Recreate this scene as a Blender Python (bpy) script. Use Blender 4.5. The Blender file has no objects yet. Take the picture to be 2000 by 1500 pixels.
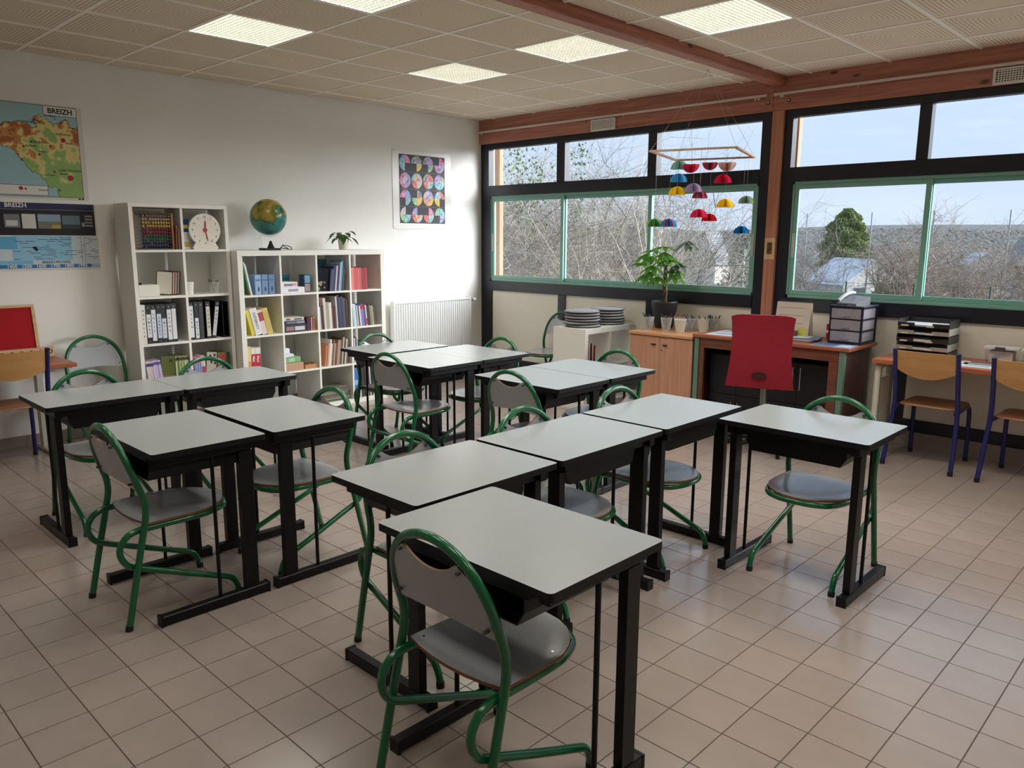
import bpy, math, random
from mathutils import Vector, Matrix, Euler
random.seed(7)
S = bpy.context.scene
COL = S.collection
PI = math.pi
R = math.radians

# ------------------------------------------------------------------ camera
FPX, YAW, PITCH, ROLL = 1522.87, R(-44.0225), R(-10.5578), R(0.2534)
CAM = Vector((6.7228, -6.3970, 1.5855))
fw = Vector((math.cos(PITCH)*math.sin(YAW), math.cos(PITCH)*math.cos(YAW), math.sin(PITCH)))
rt0 = Vector((math.cos(YAW), -math.sin(YAW), 0)); up0 = rt0.cross(fw)
rt = math.cos(ROLL)*rt0 + math.sin(ROLL)*up0
up = -math.sin(ROLL)*rt0 + math.cos(ROLL)*up0
cd = bpy.data.cameras.new('camera'); cam = bpy.data.objects.new('camera', cd); COL.objects.link(cam)
cd.sensor_fit = 'HORIZONTAL'; cd.sensor_width = 36.0; cd.lens = FPX*36/2000
cd.clip_start = .05; cd.clip_end = 4000
mw = Matrix((rt, up, -fw)).transposed().to_4x4(); mw.translation = CAM
cam.matrix_world = mw
S.camera = cam
S.view_settings.view_transform = 'Standard'
try: S.view_settings.look = 'None'
except Exception: pass
S.view_settings.gamma = 1.0
S.view_settings.use_curve_mapping = False
S.view_settings.exposure = 0.14

# ------------------------------------------------------------------ sky, sun
W = bpy.data.worlds.new('sky'); S.world = W; W.use_nodes = True
nt = W.node_tree; nt.nodes.clear()
tc = nt.nodes.new('ShaderNodeTexCoord'); sx = nt.nodes.new('ShaderNodeSeparateXYZ')
nt.links.new(tc.outputs['Generated'], sx.inputs[0])
rp = nt.nodes.new('ShaderNodeValToRGB'); nt.links.new(sx.outputs['Z'], rp.inputs[0])
e = rp.color_ramp.elements
e[0].position = 0.0; e[0].color = (.62, .76, .95, 1)
e[1].position = .35; e[1].color = (.52, .70, .97, 1)
nz = nt.nodes.new('ShaderNodeTexNoise'); nz.inputs['Scale'].default_value = 3.0; nz.inputs['Detail'].default_value = 6
mp = nt.nodes.new('ShaderNodeMapping'); mp.inputs['Scale'].default_value = (1, 1, 5)
nt.links.new(tc.outputs['Generated'], mp.inputs[0]); nt.links.new(mp.outputs[0], nz.inputs[0])
cr = nt.nodes.new('ShaderNodeValToRGB'); cr.color_ramp.elements[0].position = .45; cr.color_ramp.elements[1].position = .8
nt.links.new(nz.outputs['Fac'], cr.inputs[0])
mx = nt.nodes.new('ShaderNodeMixRGB'); mx.inputs[2].default_value = (.70, .81, .97, 1)
nt.links.new(cr.outputs[0], mx.inputs[0]); nt.links.new(rp.outputs[0], mx.inputs[1])
bg = nt.nodes.new('ShaderNodeBackground'); bg.inputs['Strength'].default_value = 1.02
nt.links.new(mx.outputs[0], bg.inputs[0])
wo = nt.nodes.new('ShaderNodeOutputWorld'); nt.links.new(bg.outputs[0], wo.inputs[0])
# broad soft lamp added at right, standing in for sky light through windows
sl = bpy.data.lights.new('sun_fill', 'SUN'); sl.energy = 10.0; sl.angle = R(50); sl.color = (.93, .97, 1.0)
sun_fill = bpy.data.objects.new('sun_fill', sl); COL.objects.link(sun_fill)
sun_fill.rotation_euler = Vector((-.85, -.72, -.52)).to_track_quat('-Z', 'Y').to_euler()
LAMP_W = 22.0          # each ceiling lamp
LAMP_COL = (1.0, .97, .90)

# ------------------------------------------------------------------ materials
def lin(c):
    f = lambda v: v/12.92 if v <= .04045 else ((v+.055)/1.055)**2.4
    return tuple(f(v/255) for v in c[:3]) + (1,)
MATS = {}
def M(name, col, rough=.5, metal=0., spec=.5, var=0., vs=6., bump=0., bs=40., stretch=None, coat=0., rnd=0., col2=None, trans=0.):
    if name in MATS: return MATS[name]
    m = bpy.data.materials.new(name); m.use_nodes = True; n = m.node_tree
    b = n.nodes['Principled BSDF']; L = n.links
    c = lin(col)
    b.inputs['Base Color'].default_value = c
    b.inputs['Roughness'].default_value = rough; b.inputs['Metallic'].default_value = metal
    b.inputs['Specular IOR Level'].default_value = spec
    if coat: b.inputs['Coat Weight'].default_value = coat; b.inputs['Coat Roughness'].default_value = .1
    if trans: b.inputs['Transmission Weight'].default_value = trans
    src = None
    if var or bump:
        t = n.nodes.new('ShaderNodeTexCoord'); mpn = n.nodes.new('ShaderNodeMapping')
        L.new(t.outputs['Object'], mpn.inputs[0])
        if stretch: mpn.inputs['Scale'].default_value = stretch
    if var:
        no = n.nodes.new('ShaderNodeTexNoise'); no.inputs['Scale'].default_value = vs; no.inputs['Detail'].default_value = 5
        L.new(mpn.outputs[0], no.inputs[0])
        rr = n.nodes.new('ShaderNodeValToRGB'); ee = rr.color_ramp.elements
        ee[0].position = .3; ee[1].position = .7
        ee[0].color = lin(col2) if col2 else tuple(v*(1-var) for v in c[:3]) + (1,)
        ee[1].color = c if col2 else tuple(min(1, v*(1+var)) for v in c[:3]) + (1,)
        L.new(no.outputs['Fac'], rr.inputs[0]); src = rr.outputs[0]
    if rnd:
        oi = n.nodes.new('ShaderNodeObjectInfo'); hs = n.nodes.new('ShaderNodeHueSaturation')
        ma = n.nodes.new('ShaderNodeMapRange'); ma.inputs['To Min'].default_value = 1-rnd; ma.inputs['To Max'].default_value = 1+rnd
        L.new(oi.outputs['Random'], ma.inputs[0]); L.new(ma.outputs[0], hs.inputs['Value'])
        if src: L.new(src, hs.inputs['Color'])
        else: hs.inputs['Color'].default_value = c
        src = hs.outputs[0]
    if src: L.new(src, b.inputs['Base Color'])
    if bump:
        nb = n.nodes.new('ShaderNodeTexNoise'); nb.inputs['Scale'].default_value = bs
        L.new(mpn.outputs[0], nb.inputs[0])
        bp = n.nodes.new('ShaderNodeBump'); bp.inputs['Strength'].default_value = bump; bp.inputs['Distance'].default_value = .01
        L.new(nb.outputs['Fac'], bp.inputs['Height']); L.new(bp.outputs[0], b.inputs['Normal'])
    m.diffuse_color = c
    MATS[name] = m
    return m
def wood(name, col, dark, axis='x', rough=.5, knots=True, scale=1.):
    if name in MATS: return MATS[name]
    m = bpy.data.materials.new(name); m.use_nodes = True; n = m.node_tree; L = n.links; b = n.nodes['Principled BSDF']
    b.inputs['Roughness'].default_value = rough
    t = n.nodes.new('ShaderNodeTexCoord'); mp_ = n.nodes.new('ShaderNodeMapping'); L.new(t.outputs['Object'], mp_.inputs[0])
    s = {'x': (1.2, 22, 22), 'y': (22, 1.2, 22), 'z': (22, 22, 1.2)}[axis]
    mp_.inputs['Scale'].default_value = tuple(v*scale for v in s)
    no = n.nodes.new('ShaderNodeTexNoise'); no.inputs['Scale'].default_value = 1.6; no.inputs['Detail'].default_value = 6; no.inputs['Distortion'].default_value = .6
    L.new(mp_.outputs[0], no.inputs[0])
    rr = n.nodes.new('ShaderNodeValToRGB'); ee = rr.color_ramp.elements
    ee[0].position = .3; ee[0].color = lin(dark); ee[1].position = .68; ee[1].color = lin(col)
    L.new(no.outputs['Fac'], rr.inputs[0]); out = rr.outputs[0]
    if knots:
        m2 = n.nodes.new('ShaderNodeMapping'); L.new(t.outputs['Object'], m2.inputs[0])
        s2 = {'x': (3, 7, 7), 'y': (7, 3, 7), 'z': (7, 7, 3)}[axis]; m2.inputs['Scale'].default_value = s2
        vo = n.nodes.new('ShaderNodeTexVoronoi'); vo.inputs['Scale'].default_value = 1.0; L.new(m2.outputs[0], vo.inputs[0])
        kr = n.nodes.new('ShaderNodeValToRGB'); kr.color_ramp.elements[0].position = .06; kr.color_ramp.elements[0].color = (1, 1, 1, 1)
        kr.color_ramp.elements[1].position = .13; kr.color_ramp.elements[1].color = (0, 0, 0, 1)
        L.new(vo.outputs['Distance'], kr.inputs[0])
        mm = n.nodes.new('ShaderNodeMixRGB'); mm.inputs[2].default_value = tuple(v*.35 for v in lin(dark)[:3]) + (1,)
        L.new(kr.outputs[0], mm.inputs[0]); L.new(out, mm.inputs[1]); out = mm.outputs[0]
    L.new(out, b.inputs['Base Color'])
    MATS[name] = m
    return m
def paper_trans(name, col, f=.5, var=0):
    if name in MATS: return MATS[name]
    m = bpy.data.materials.new(name); m.use_nodes = True; n = m.node_tree; n.nodes.clear(); L = n.links
    d = n.nodes.new('ShaderNodeBsdfDiffuse'); t = n.nodes.new('ShaderNodeBsdfTranslucent'); mi = n.nodes.new('ShaderNodeMixShader'); o = n.nodes.new('ShaderNodeOutputMaterial')
    d.inputs[0].default_value = lin(col); t.inputs[0].default_value = lin(col); mi.inputs[0].default_value = f
    if var:
        tc_ = n.nodes.new('ShaderNodeTexCoord'); no = n.nodes.new('ShaderNodeTexNoise'); no.inputs['Scale'].default_value = 14; L.new(tc_.outputs['Object'], no.inputs[0])
        r = n.nodes.new('ShaderNodeValToRGB'); r.color_ramp.elements[0].position = .3; r.color_ramp.elements[1].position = .7
        r.color_ramp.elements[0].color = tuple(v*(1-var) for v in lin(col)[:3])+(1,); r.color_ramp.elements[1].color = lin(col)
        L.new(no.outputs['Fac'], r.inputs[0]); L.new(r.outputs[0], d.inputs[0]); L.new(r.outputs[0], t.inputs[0])
    L.new(d.outputs[0], mi.inputs[1]); L.new(t.outputs[0], mi.inputs[2]); L.new(mi.outputs[0], o.inputs[0])
    MATS[name] = m
    return m
def glassmat(name, tint=(1, 1, 1), refl=.06, rough=0.0):
    if name in MATS: return MATS[name]
    m = bpy.data.materials.new(name); m.use_nodes = True; n = m.node_tree; n.nodes.clear(); L = n.links
    tr = n.nodes.new('ShaderNodeBsdfTransparent'); tr.inputs[0].default_value = tint + (1,)
    gl = n.nodes.new('ShaderNodeBsdfGlossy'); gl.inputs['Roughness'].default_value = rough
    la = n.nodes.new('ShaderNodeLayerWeight'); la.inputs['Blend'].default_value = .5
    pw = n.nodes.new('ShaderNodeMath'); pw.operation = 'POWER'; pw.inputs[1].default_value = 5; L.new(la.outputs['Facing'], pw.inputs[0])
    lw = n.nodes.new('ShaderNodeMath'); lw.operation = 'MULTIPLY_ADD'; lw.inputs[1].default_value = .8; lw.inputs[2].default_value = .025; L.new(pw.outputs[0], lw.inputs[0])
    mi = n.nodes.new('ShaderNodeMixShader'); o = n.nodes.new('ShaderNodeOutputMaterial')
    L.new(lw.outputs[0], mi.inputs[0]); L.new(tr.outputs[0], mi.inputs[1]); L.new(gl.outputs[0], mi.inputs[2]); L.new(mi.outputs[0], o.inputs[0])
    MATS[name] = m
    return m

# ------------------------------------------------------------------ mesh builder
class MB:
    def __init__(s): s.v = []; s.f = []; s.mi = []; s.sm = []
    def add(s, vs, fs, mi=0, smooth=False, mat=None):
        o = len(s.v)
        s.v += [tuple(mat @ Vector(p)) if mat else tuple(p) for p in vs]
        for f in fs: s.f.append([i+o for i in f]); s.mi.append(mi); s.sm.append(smooth)
        return s
    def box(s, x0, x1, y0, y1, z0, z1, mi=0, mat=None):
        vs = [(x, y, z) for z in (z0, z1) for y in (y0, y1) for x in (x0, x1)]
        return s.add(vs, [(0, 2, 3, 1), (4, 5, 7, 6), (0, 1, 5, 4), (2, 6, 7, 3), (0, 4, 6, 2), (1, 3, 7, 5)], mi, mat=mat)
    def cbox(s, x0, x1, y0, y1, z0, z1, c=.003, mi=0, mat=None):       # box with chamfered vertical and horizontal edges
        def ring(z, i): return [(x0+i, y0+c+0*i, z)]
        P = []
        for z, i in ((z0, c), (z0+c, 0), (z1-c, 0), (z1, c)):
            P += [(x0+i, y0+i, z), (x1-i, y0+i, z), (x1-i, y1-i, z), (x0+i, y1-i, z)]
        F = [(3, 2, 1, 0), (12, 13, 14, 15)]
        for k in range(3):
            for j in range(4): F.append((4*k+j, 4*k+(j+1) % 4, 4*k+4+(j+1) % 4, 4*k+4+j))
        return s.add(P, F, mi, mat=mat)
    def prism(s, pts, z0, z1, mi=0, side=None, bot=None, mat=None, smooth=False):   # outline in xy, ccw
        n = len(pts); o = [(x, y, z0) for x, y in pts] + [(x, y, z1) for x, y in pts]
        s.add(o, [tuple(range(n, 2*n))], mi, mat=mat)
        s.add(o, [tuple(range(n-1, -1, -1))], mi if bot is None else bot, mat=mat)
        s.add(o, [(i, (i+1) % n, n+(i+1) % n, n+i) for i in range(n)], mi if side is None else side, smooth, mat=mat)
        return s
    def cyl(s, p, q, r, r2=None, n=10, mi=0, caps=True, mat=None, smooth=True):
        p = Vector(p); q = Vector(q); r2 = r if r2 is None else r2
        d = (q-p).normalized(); a = d.orthogonal().normalized(); b = d.cross(a)
        vs = [tuple(p+(a*math.cos(t)+b*math.sin(t))*r) for t in [2*PI*i/n for i in range(n)]] + [tuple(q+(a*math.cos(t)+b*math.sin(t))*r2) for t in [2*PI*i/n for i in range(n)]]
        s.add(vs, [(i, (i+1) % n, n+(i+1) % n, n+i) for i in range(n)], mi, smooth, mat)
        if caps: s.add(vs, [tuple(range(n-1, -1, -1)), tuple(range(n, 2*n))], mi, False, mat)
        return s
    def tube(s, path, r, n=8, mi=0, caps=True, mat=None):
        P = [Vector(p) for p in path]; rings = []
        t0 = (P[1]-P[0]).normalized(); a = t0.orthogonal().normalized()
        for i, p in enumerate(P):
            t = (P[min(i+1, len(P)-1)]-P[max(i-1, 0)]).normalized()
            a = (a - t*a.dot(t)).normalized(); b = t.cross(a)
            rr = r[i] if isinstance(r, (list, tuple)) else r
            rings.append([tuple(p+(a*math.cos(2*PI*k/n)+b*math.sin(2*PI*k/n))*rr) for k in range(n)])
        vs = [v for g in rings for v in g]; m = len(rings)
        s.add(vs, [(i*n+k, i*n+(k+1) % n, (i+1)*n+(k+1) % n, (i+1)*n+k) for i in range(m-1) for k in range(n)], mi, True, mat)
        if caps: s.add(vs, [tuple(range(n-1, -1, -1)), tuple(range((m-1)*n, m*n))], mi, False, mat)
        return s
    def lathe(s, prof, n=20, mi=0, mat=None, smooth=True):            # prof: (r, z) bottom to top
        m = len(prof); vs = [(r*math.cos(2*PI*k/n), r*math.sin(2*PI*k/n), z) for r, z in prof for k in range(n)]
        s.add(vs, [(i*n+k, i*n+(k+1) % n, (i+1)*n+(k+1) % n, (i+1)*n+k) for i in range(m-1) for k in range(n)], mi, smooth, mat)
        s.add(vs, [tuple(range(n-1, -1, -1)), tuple(range((m-1)*n, m*n))], mi, False, mat)
        return s
    def sphere(s, c, r, n=16, m=10, mi=0, mat=None, sz=1.):
        c = Vector(c)
        vs = [tuple(c+Vector((r*math.sin(PI*i/m)*math.cos(2*PI*k/n), r*math.sin(PI*i/m)*math.sin(2*PI*k/n), r*sz*-math.cos(PI*i/m)))) for i in range(m+1) for k in range(n)]
        return s.add(vs, [(i*n+k, i*n+(k+1) % n, (i+1)*n+(k+1) % n, (i+1)*n+k) for i in range(m) for k in range(n)], mi, True, mat)
    def mesh(s, name, mats):
        me = bpy.data.meshes.new(name); me.from_pydata(s.v, [], s.f)
        for m in (mats if isinstance(mats, (list, tuple)) else [mats]): me.materials.append(m)
        me.polygons.foreach_set('material_index', s.mi); me.polygons.foreach_set('use_smooth', s.sm)
        me.validate(); me.update(); return me
    def obj(s, name, mats, parent=None, loc=(0, 0, 0), rot=(0, 0, 0)):
        return ob(name, s.mesh(name, mats), parent, loc, rot)
def ob(name, data, parent=None, loc=(0, 0, 0), rot=(0, 0, 0)):
    o = bpy.data.objects.new(name, data); COL.objects.link(o); o.location = loc; o.rotation_euler = rot
    if parent: o.parent = parent
    return o
def empty(name, loc=(0, 0, 0), rz=0.):
    o = ob(name, None, None, loc, (0, 0, rz)); o.empty_display_size = .1; return o
def tag(o, label, cat, group=None):
    o['label'] = label; o['category'] = cat
    if group: o['group'] = group
    return o
def struct(o, label=None):
    o['kind'] = 'structure'
    if label: o['label'] = label
    return o
def kids(o): return [c for c in bpy.data.objects if c.parent == o]
def dup(root, loc, rz, label, group=None):
    def cp(o, par):
        c = o.copy(); COL.objects.link(c); c.parent = par
        for ch in tree[o.name]: cp(ch, c)
        return c
    tree = {}
    def walk(o):
        tree[o.name] = list(o.children)
        for ch in o.children: walk(ch)
    walk(root)
    r = cp(root, None); r.location = loc; r.rotation_euler = (0, 0, rz); r['label'] = label
    if group: r['group'] = group
    return r
def smooth_path(pts, k=6):
    P = [Vector(p) for p in pts]; out = []
    for i in range(len(P)-1):
        p0 = P[max(i-1, 0)]; p1 = P[i]; p2 = P[i+1]; p3 = P[min(i+2, len(P)-1)]
        for j in range(k):
            t = j/k
            out.append(.5*((2*p1)+(p2-p0)*t+(2*p0-5*p1+4*p2-p3)*t*t+(3*p1-p0-3*p2+p3)*t**3))
    out.append(P[-1]); return out
def rrect(x0, x1, y0, y1, r, n=4):
    o = []
    for cx, cy, a in ((x1-r, y0+r, -90), (x1-r, y1-r, 0), (x0+r, y1-r, 90), (x0+r, y0+r, 180)):
        for i in range(n+1):
            t = R(a+90*i/n); o.append((cx+r*math.cos(t), cy+r*math.sin(t)))
    return o
ONLEFT = Matrix(((0, 0, 1, 0), (1, 0, 0, 0), (0, 1, 0, 0), (0, 0, 0, 1)))     # local xy drawing -> left wall (faces +x)
def text(body, size, mat, parent, mx4, align='LEFT', bold=.0, name='lettering', extrude=.0004):
    cu = bpy.data.curves.new('t', 'FONT'); cu.body = body; cu.size = size; cu.align_x = align; cu.extrude = extrude; cu.offset = bold; cu.resolution_u = 2
    t = bpy.data.objects.new('t', cu); me = bpy.data.meshes.new_from_object(t)
    bpy.data.objects.remove(t); bpy.data.curves.remove(cu)
    me.materials.clear(); me.materials.append(mat)
    o = ob(name, me, parent); o.matrix_local = mx4; return o
ORD = ['first', 'second', 'third', 'fourth', 'fifth', 'sixth', 'seventh', 'eighth', 'ninth', 'tenth', 'eleventh', 'twelfth', 'thirteenth', 'fourteenth', 'fifteenth', 'sixteenth']

paint = M('paint_white', (243, 241, 235), .6, var=.02, vs=1.5, bump=.03, bs=60)
cream = M('panel_cream', (232, 225, 210), .5, var=.02)
black_alu = M('black_aluminium', (24, 26, 38), .35)
green_alu = M('green_aluminium', (126, 176, 162), .35)
black_metal = M('black_metal', (9, 9, 10), .42, spec=.3)
black_plastic = M('black_plastic', (14, 14, 16), .5, spec=.3)
lam_white = M('white_laminate', (162, 167, 168), .24, var=.015, vs=3)
white_board = M('white_board', (234, 231, 223), .45)
white_paper = M('white_paper', (236, 234, 228), .7)
green_tube = M('green_lacquer', (8, 94, 53), .22, coat=.3)
grey_lam = M('grey_laminate', (166, 169, 172), .22, var=.03, vs=5)
ply_edge = M('plywood_edge', (128, 84, 58), .6)
chrome = M('chrome', (210, 212, 214), .2, metal=1.)
rubber = M('black_rubber', (15, 15, 15), .7)
beech = wood('beech', (200, 152, 94), (178, 126, 70), 'x', .4, False, .6)
blue_tube = M('navy_lacquer', (26, 28, 92), .35)
pagesm = M('page_block', (226, 220, 204), .8)
glass = glassmat('window_glass')
# ================================================================== the room
XR, YB, HC = 8.1, -8.2, 2.897
def project(p):
    d = Vector(p)-CAM; z = d.dot(fw)
    if z < .05: return None
    return (1000+FPX*d.dot(rt)/z, 750-FPX*d.dot(up)/z, z)
# floor: grout bed, tiles 20 cm
tile_m = M('floor_tile', (158, 144, 136), .2, var=.05, vs=5, rnd=.035, spec=.8, bump=.012, bs=12)
grout = M('grout', (98, 84, 74), .9, var=.1)
floor = struct(MB().box(-.2, XR, YB, .2, -.12, -.0025).obj('floor', grout), 'beige ceramic tiled floor with dark joints')
TX0, TY0, TS = 5.025, -3.468, .2
def tile_geo(mb, x0, x1, y0, y1):
    g, c = .0017, .0006
    x0 += g; x1 -= g; y0 += g; y1 -= g
    P = [(x0, y0, -.0025), (x1, y0, -.0025), (x1, y1, -.0025), (x0, y1, -.0025), (x0+c, y0+c, 0), (x1-c, y0+c, 0), (x1-c, y1-c, 0), (x0+c, y1-c, 0)]
    mb.add(P, [(4, 5, 6, 7)] + [(i, (i+1) % 4, 4+(i+1) % 4, 4+i) for i in range(4)])
cells = []
i0 = math.floor((0-TX0)/TS); i1 = math.ceil((XR-TX0)/TS); j0 = math.floor((YB-TY0)/TS); j1 = math.ceil((.02-TY0)/TS)
for i in range(i0, i1):
    for j in range(j0, j1):
        x, y = TX0+i*TS, TY0+j*TS
        full = x >= 0 and x+TS <= XR and y >= YB and y+TS <= .02
        q = project((x+.1, y+.1, 0))
        vis = full and q and -30 < q[0] < 2030 and q[1] < 1530
        cells.append((q[2] if vis else 99, x, y, full))
cells.sort()
mbt = MB(); tile_geo(mbt, -.1, .1, -.1, .1); tmesh = mbt.mesh('tile', tile_m)
rest = MB()
for k, (d, x, y, full) in enumerate(cells):
    if k < 300 and d < 99: ob('tile', tmesh, floor, (x+.1, y+.1, 0))
    else: tile_geo(rest, max(x, 0), min(x+TS, XR), max(y, YB), min(y+TS, .02))
o = rest.obj('tile_field', tile_m, floor); o['kind'] = 'stuff'

# walls
struct(MB().box(-.2, 0, YB-.2, .25, -.1, 3.1).obj('wall_left', paint), 'white painted wall with posters and bookcases')
struct(MB().box(-.2, XR+.2, YB-.2, YB, -.1, 3.1).obj('wall_back', paint))
struct(MB().box(XR, XR+.2, YB, .25, -.1, 3.1).obj('wall_right', paint))
plinth = M('plinth_tile', (150, 136, 128), .4, var=.06, vs=4)
bl = struct(MB().box(0, .004, YB, 0, 0, .085).obj('baseboard_left', grout))
mbp = MB().cbox(.0, .011, -.099, .099, .001, .085, .001).mesh('plinth_tile', plinth)
k = 0
y = -.11
while y > -8.1: ob('plinth_tile', mbp, bl, (0, y, 0)); y -= .2
ww = struct(MB().box(-.0, XR, .02, .25, -.1, .118).obj('wall_window', plinth), 'low grey plinth under the window wall')
struct(MB().box(7.15, XR, .02, .25, .118, 2.64).obj('wall_window_end', paint)).name = 'wall_end'

# timber
beam_m = wood('red_pine_beam', (190, 128, 106), (150, 94, 76), 'x', .45)
post_m = wood('red_pine_post', (200, 140, 110), (166, 104, 78), 'z', .45)
cross_m = wood('red_pine_cross', (186, 118, 94), (144, 86, 66), 'y', .45)
t1 = struct(MB().cbox(0, 3.548, 0, .16, 2.64, 2.93, .004).obj('trim_1', beam_m), 'red-brown timber header beam above the left windows')
t2 = struct(MB().cbox(3.552, XR, 0, .16, 2.64, 2.93, .004).obj('trim_2', beam_m), 'red-brown timber header beam above the right windows')
struct(MB().cbox(3.55, 3.648, 0, .16, 0, 2.64, .003).obj('trim_3', post_m), 'timber post between the two window bays')
struct(MB().cbox(3.55, 3.65, YB, -.001, 2.832, 2.94, .004).obj('trim_4', cross_m), 'red-brown timber beam crossing the ceiling')
struct(MB().cbox(7.05, 7.148, 0, .16, 0, 2.64, .003).obj('trim_5', post_m))
for x, p in ((3.505, t1), (3.685, t2)):
    MB().cyl((x, -.001, 2.712), (x, .004, 2.712), .016, n=14).obj('bolt_recess', M('recess', (40, 18, 12), .8), p)
    MB().cyl((x, -.006, 2.712), (x, .0, 2.712), .008, n=6).obj('bolt', chrome, p)

# windows
def window(name, x0, x1, panes, sashes, panels, handles):
    w = struct(empty(name, (0, 0, 0)))
    def mem(nm, a, b, z0, z1, y0=.03, y1=.11): MB().cbox(a, b, y0, y1, z0, z1, .003).obj(nm, black_alu, w)
    mem('jamb', x0, panes[0][0], .12, 2.64); mem('jamb', panes[-1][1], x1, .12, 2.64)
    L, Rr = panes[0][0], panes[-1][1]
    mem('top_rail', L, Rr, 2.578, 2.64); mem('transom', L, Rr, 2.06, 2.178, .025); mem('sill_band', L, Rr, .992, 1.105, .02); mem('base_band', L, Rr, .12, .212)
    for (a, b), (c, d) in zip(panes[:-1], panes[1:]): mem('mullion', b, c, 2.178, 2.578)
    for (a, b), (c, d) in zip(panels[:-1], panels[1:]): mem('lower_mullion', b, c, .212, .992)
    if panels[0][0] > L+.005: mem('lower_mullion', L, panels[0][0], .212, .992)
    for a, b in panels: MB().cbox(a, b, .045, .075, .212, .992, .002).obj('infill_panel', cream, w)
    for a, b in panes: MB().box(a, b, .066, .072, 2.178, 2.578).obj('pane', glass, w)
    gx0, gx1 = sashes[0][0]-.012, sashes[-1][1]+.012
    f = MB(); f.box(gx0, gx0+.014, .035, .1, 1.105, 2.06); f.box(gx1-.014, gx1, .035, .1, 1.105, 2.06); f.box(gx0, gx1, .035, .1, 1.105, 1.13); f.box(gx0, gx1, .035, .1, 2.038, 2.06)
    f.obj('slide_frame', green_alu, w)
    mem('side_fill', L, gx0, 1.105, 2.06); mem('side_fill', gx1, Rr, 1.105, 2.06)
    for k, (a, b) in enumerate(sashes):
        y = .044 if k != 1 else .07
        t = .04
        sm = MB(); sm.cbox(a, a+t, y, y+.024, 1.13, 2.038, .002); sm.cbox(b-t, b, y, y+.024, 1.13, 2.038, .002)
        sm.cbox(a+t, b-t, y, y+.024, 1.13, 1.168, .002); sm.cbox(a+t, b-t, y, y+.024, 2.0, 2.038, .002)
        so = sm.obj('sash', green_alu, w)
        MB().box(a+t, b-t, y+.009, y+.015, 1.168, 2.0).obj('pane', glass, so)
        if k in handles: MB().cbox(handles[k], handles[k]+.022, y-.008, y, 1.44, 1.64, .002).obj('handle', M('handle_grey', (196, 196, 190), .4), so)
    return w
window('window_1', 0, 3.55, [(.127, 1.152), (1.262, 2.298), (2.395, 3.448)], [(.165, 1.245), (1.215, 2.345), (2.312, 3.436)], [(.176, 1.195), (1.296, 2.333), (2.416, 3.448)], {0: .172, 2: 3.405})
window('window_2', 3.65, 7.05, [(3.72, 4.69), (4.775, 5.80), (5.885, 6.95)], [(3.765, 4.82), (4.785, 5.87), (5.84, 6.93)], [(3.72, 4.69), (4.775, 5.80), (5.885, 6.95)], {0: 3.772})

# ceiling: slab, T-bars, 60 cm mineral tiles
def ceil_mat():
    m = bpy.data.materials.new('ceiling_tile'); m.use_nodes = True; n = m.node_tree; L = n.links; b = n.nodes['Principled BSDF']
    b.inputs['Roughness'].default_value = .85
    t = n.nodes.new('ShaderNodeTexCoord'); s = n.nodes.new('ShaderNodeSeparateXYZ'); L.new(t.outputs['Object'], s.inputs[0])
    def math_(op, a, bb=None, v=None):
        q = n.nodes.new('ShaderNodeMath'); q.operation = op; L.new(a, q.inputs[0])
        if bb is not None: L.new(bb, q.inputs[1])
        if v is not None: q.inputs[1].default_value = v
        return q.outputs[0]
    ax = math_('ABSOLUTE', s.outputs['X']); ay = math_('ABSOLUTE', s.outputs['Y'])
    d = math_('MAXIMUM', ax, ay)
    fr = math_('FRACT', math_('MULTIPLY', d, v=42.0))
    g = math_('LESS_THAN', fr, v=.34)
    inner = math_('GREATER_THAN', d, v=.004); outer = math_('LESS_THAN', d, v=.285)
    g = math_('MULTIPLY', math_('MULTIPLY', g, inner), outer)
    mixn = n.nodes.new('ShaderNodeMixRGB'); mixn.inputs[1].default_value = lin((238, 222, 196)); mixn.inputs[2].default_value = lin((196, 178, 153))  # groove shade is put into the colour as a darker beige
    L.new(g, mixn.inputs[0])
    oi = n.nodes.new('ShaderNodeObjectInfo'); ma = n.nodes.new('ShaderNodeMapRange'); ma.inputs['To Min'].default_value = .96; ma.inputs['To Max'].default_value = 1.03
    L.new(oi.outputs['Random'], ma.inputs[0]); hs = n.nodes.new('ShaderNodeHueSaturation'); L.new(ma.outputs[0], hs.inputs['Value']); L.new(mixn.outputs[0], hs.inputs['Color'])
    L.new(hs.outputs[0], b.inputs['Base Color'])
    bp = n.nodes.new('ShaderNodeBump'); bp.inputs['Strength'].default_value = .6; bp.inputs['Distance'].default_value = .004; bp.invert = False
    inv = math_('SUBTRACT', g, v=0); one = n.nodes.new('ShaderNodeMath'); one.operation = 'SUBTRACT'; one.inputs[0].default_value = 1; L.new(inv, one.inputs[1])
    L.new(one.outputs[0], bp.inputs['Height']); L.new(bp.outputs[0], b.inputs['Normal'])
    return m
cm = ceil_mat()
ceiling = struct(MB().box(-.2, XR+.2, YB-.2, .25, 2.945, 3.1).obj('ceiling', M('slab', (120, 112, 100), .9)), 'suspended ceiling of beige grooved tiles')
tbar = M('grid_bar', (250, 244, 232), .5)
XL = [0, .26] + [.26+.6*k for k in range(1, 14)]; XL = [x for x in XL if x < XR-.05] + [XR]
YL = [0] + [-.41-.6*k for k in range(0, 13)]; YL = [y for y in YL if y > YB+.05] + [YB]
def cells_x():
    for a, b in zip(XL[:-1], XL[1:]):
        c = (b if a == 0 else a+.6) - .3
        if a < 3.55 < b: yield a, 3.55, c; yield 3.65, b, c
        else: yield a, b, c
LAMPX = [1.46, 2.66, 3.86, 5.06, 6.26]; LAMPY = [-2.21, -4.01, -5.81]
shared = {}
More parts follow.
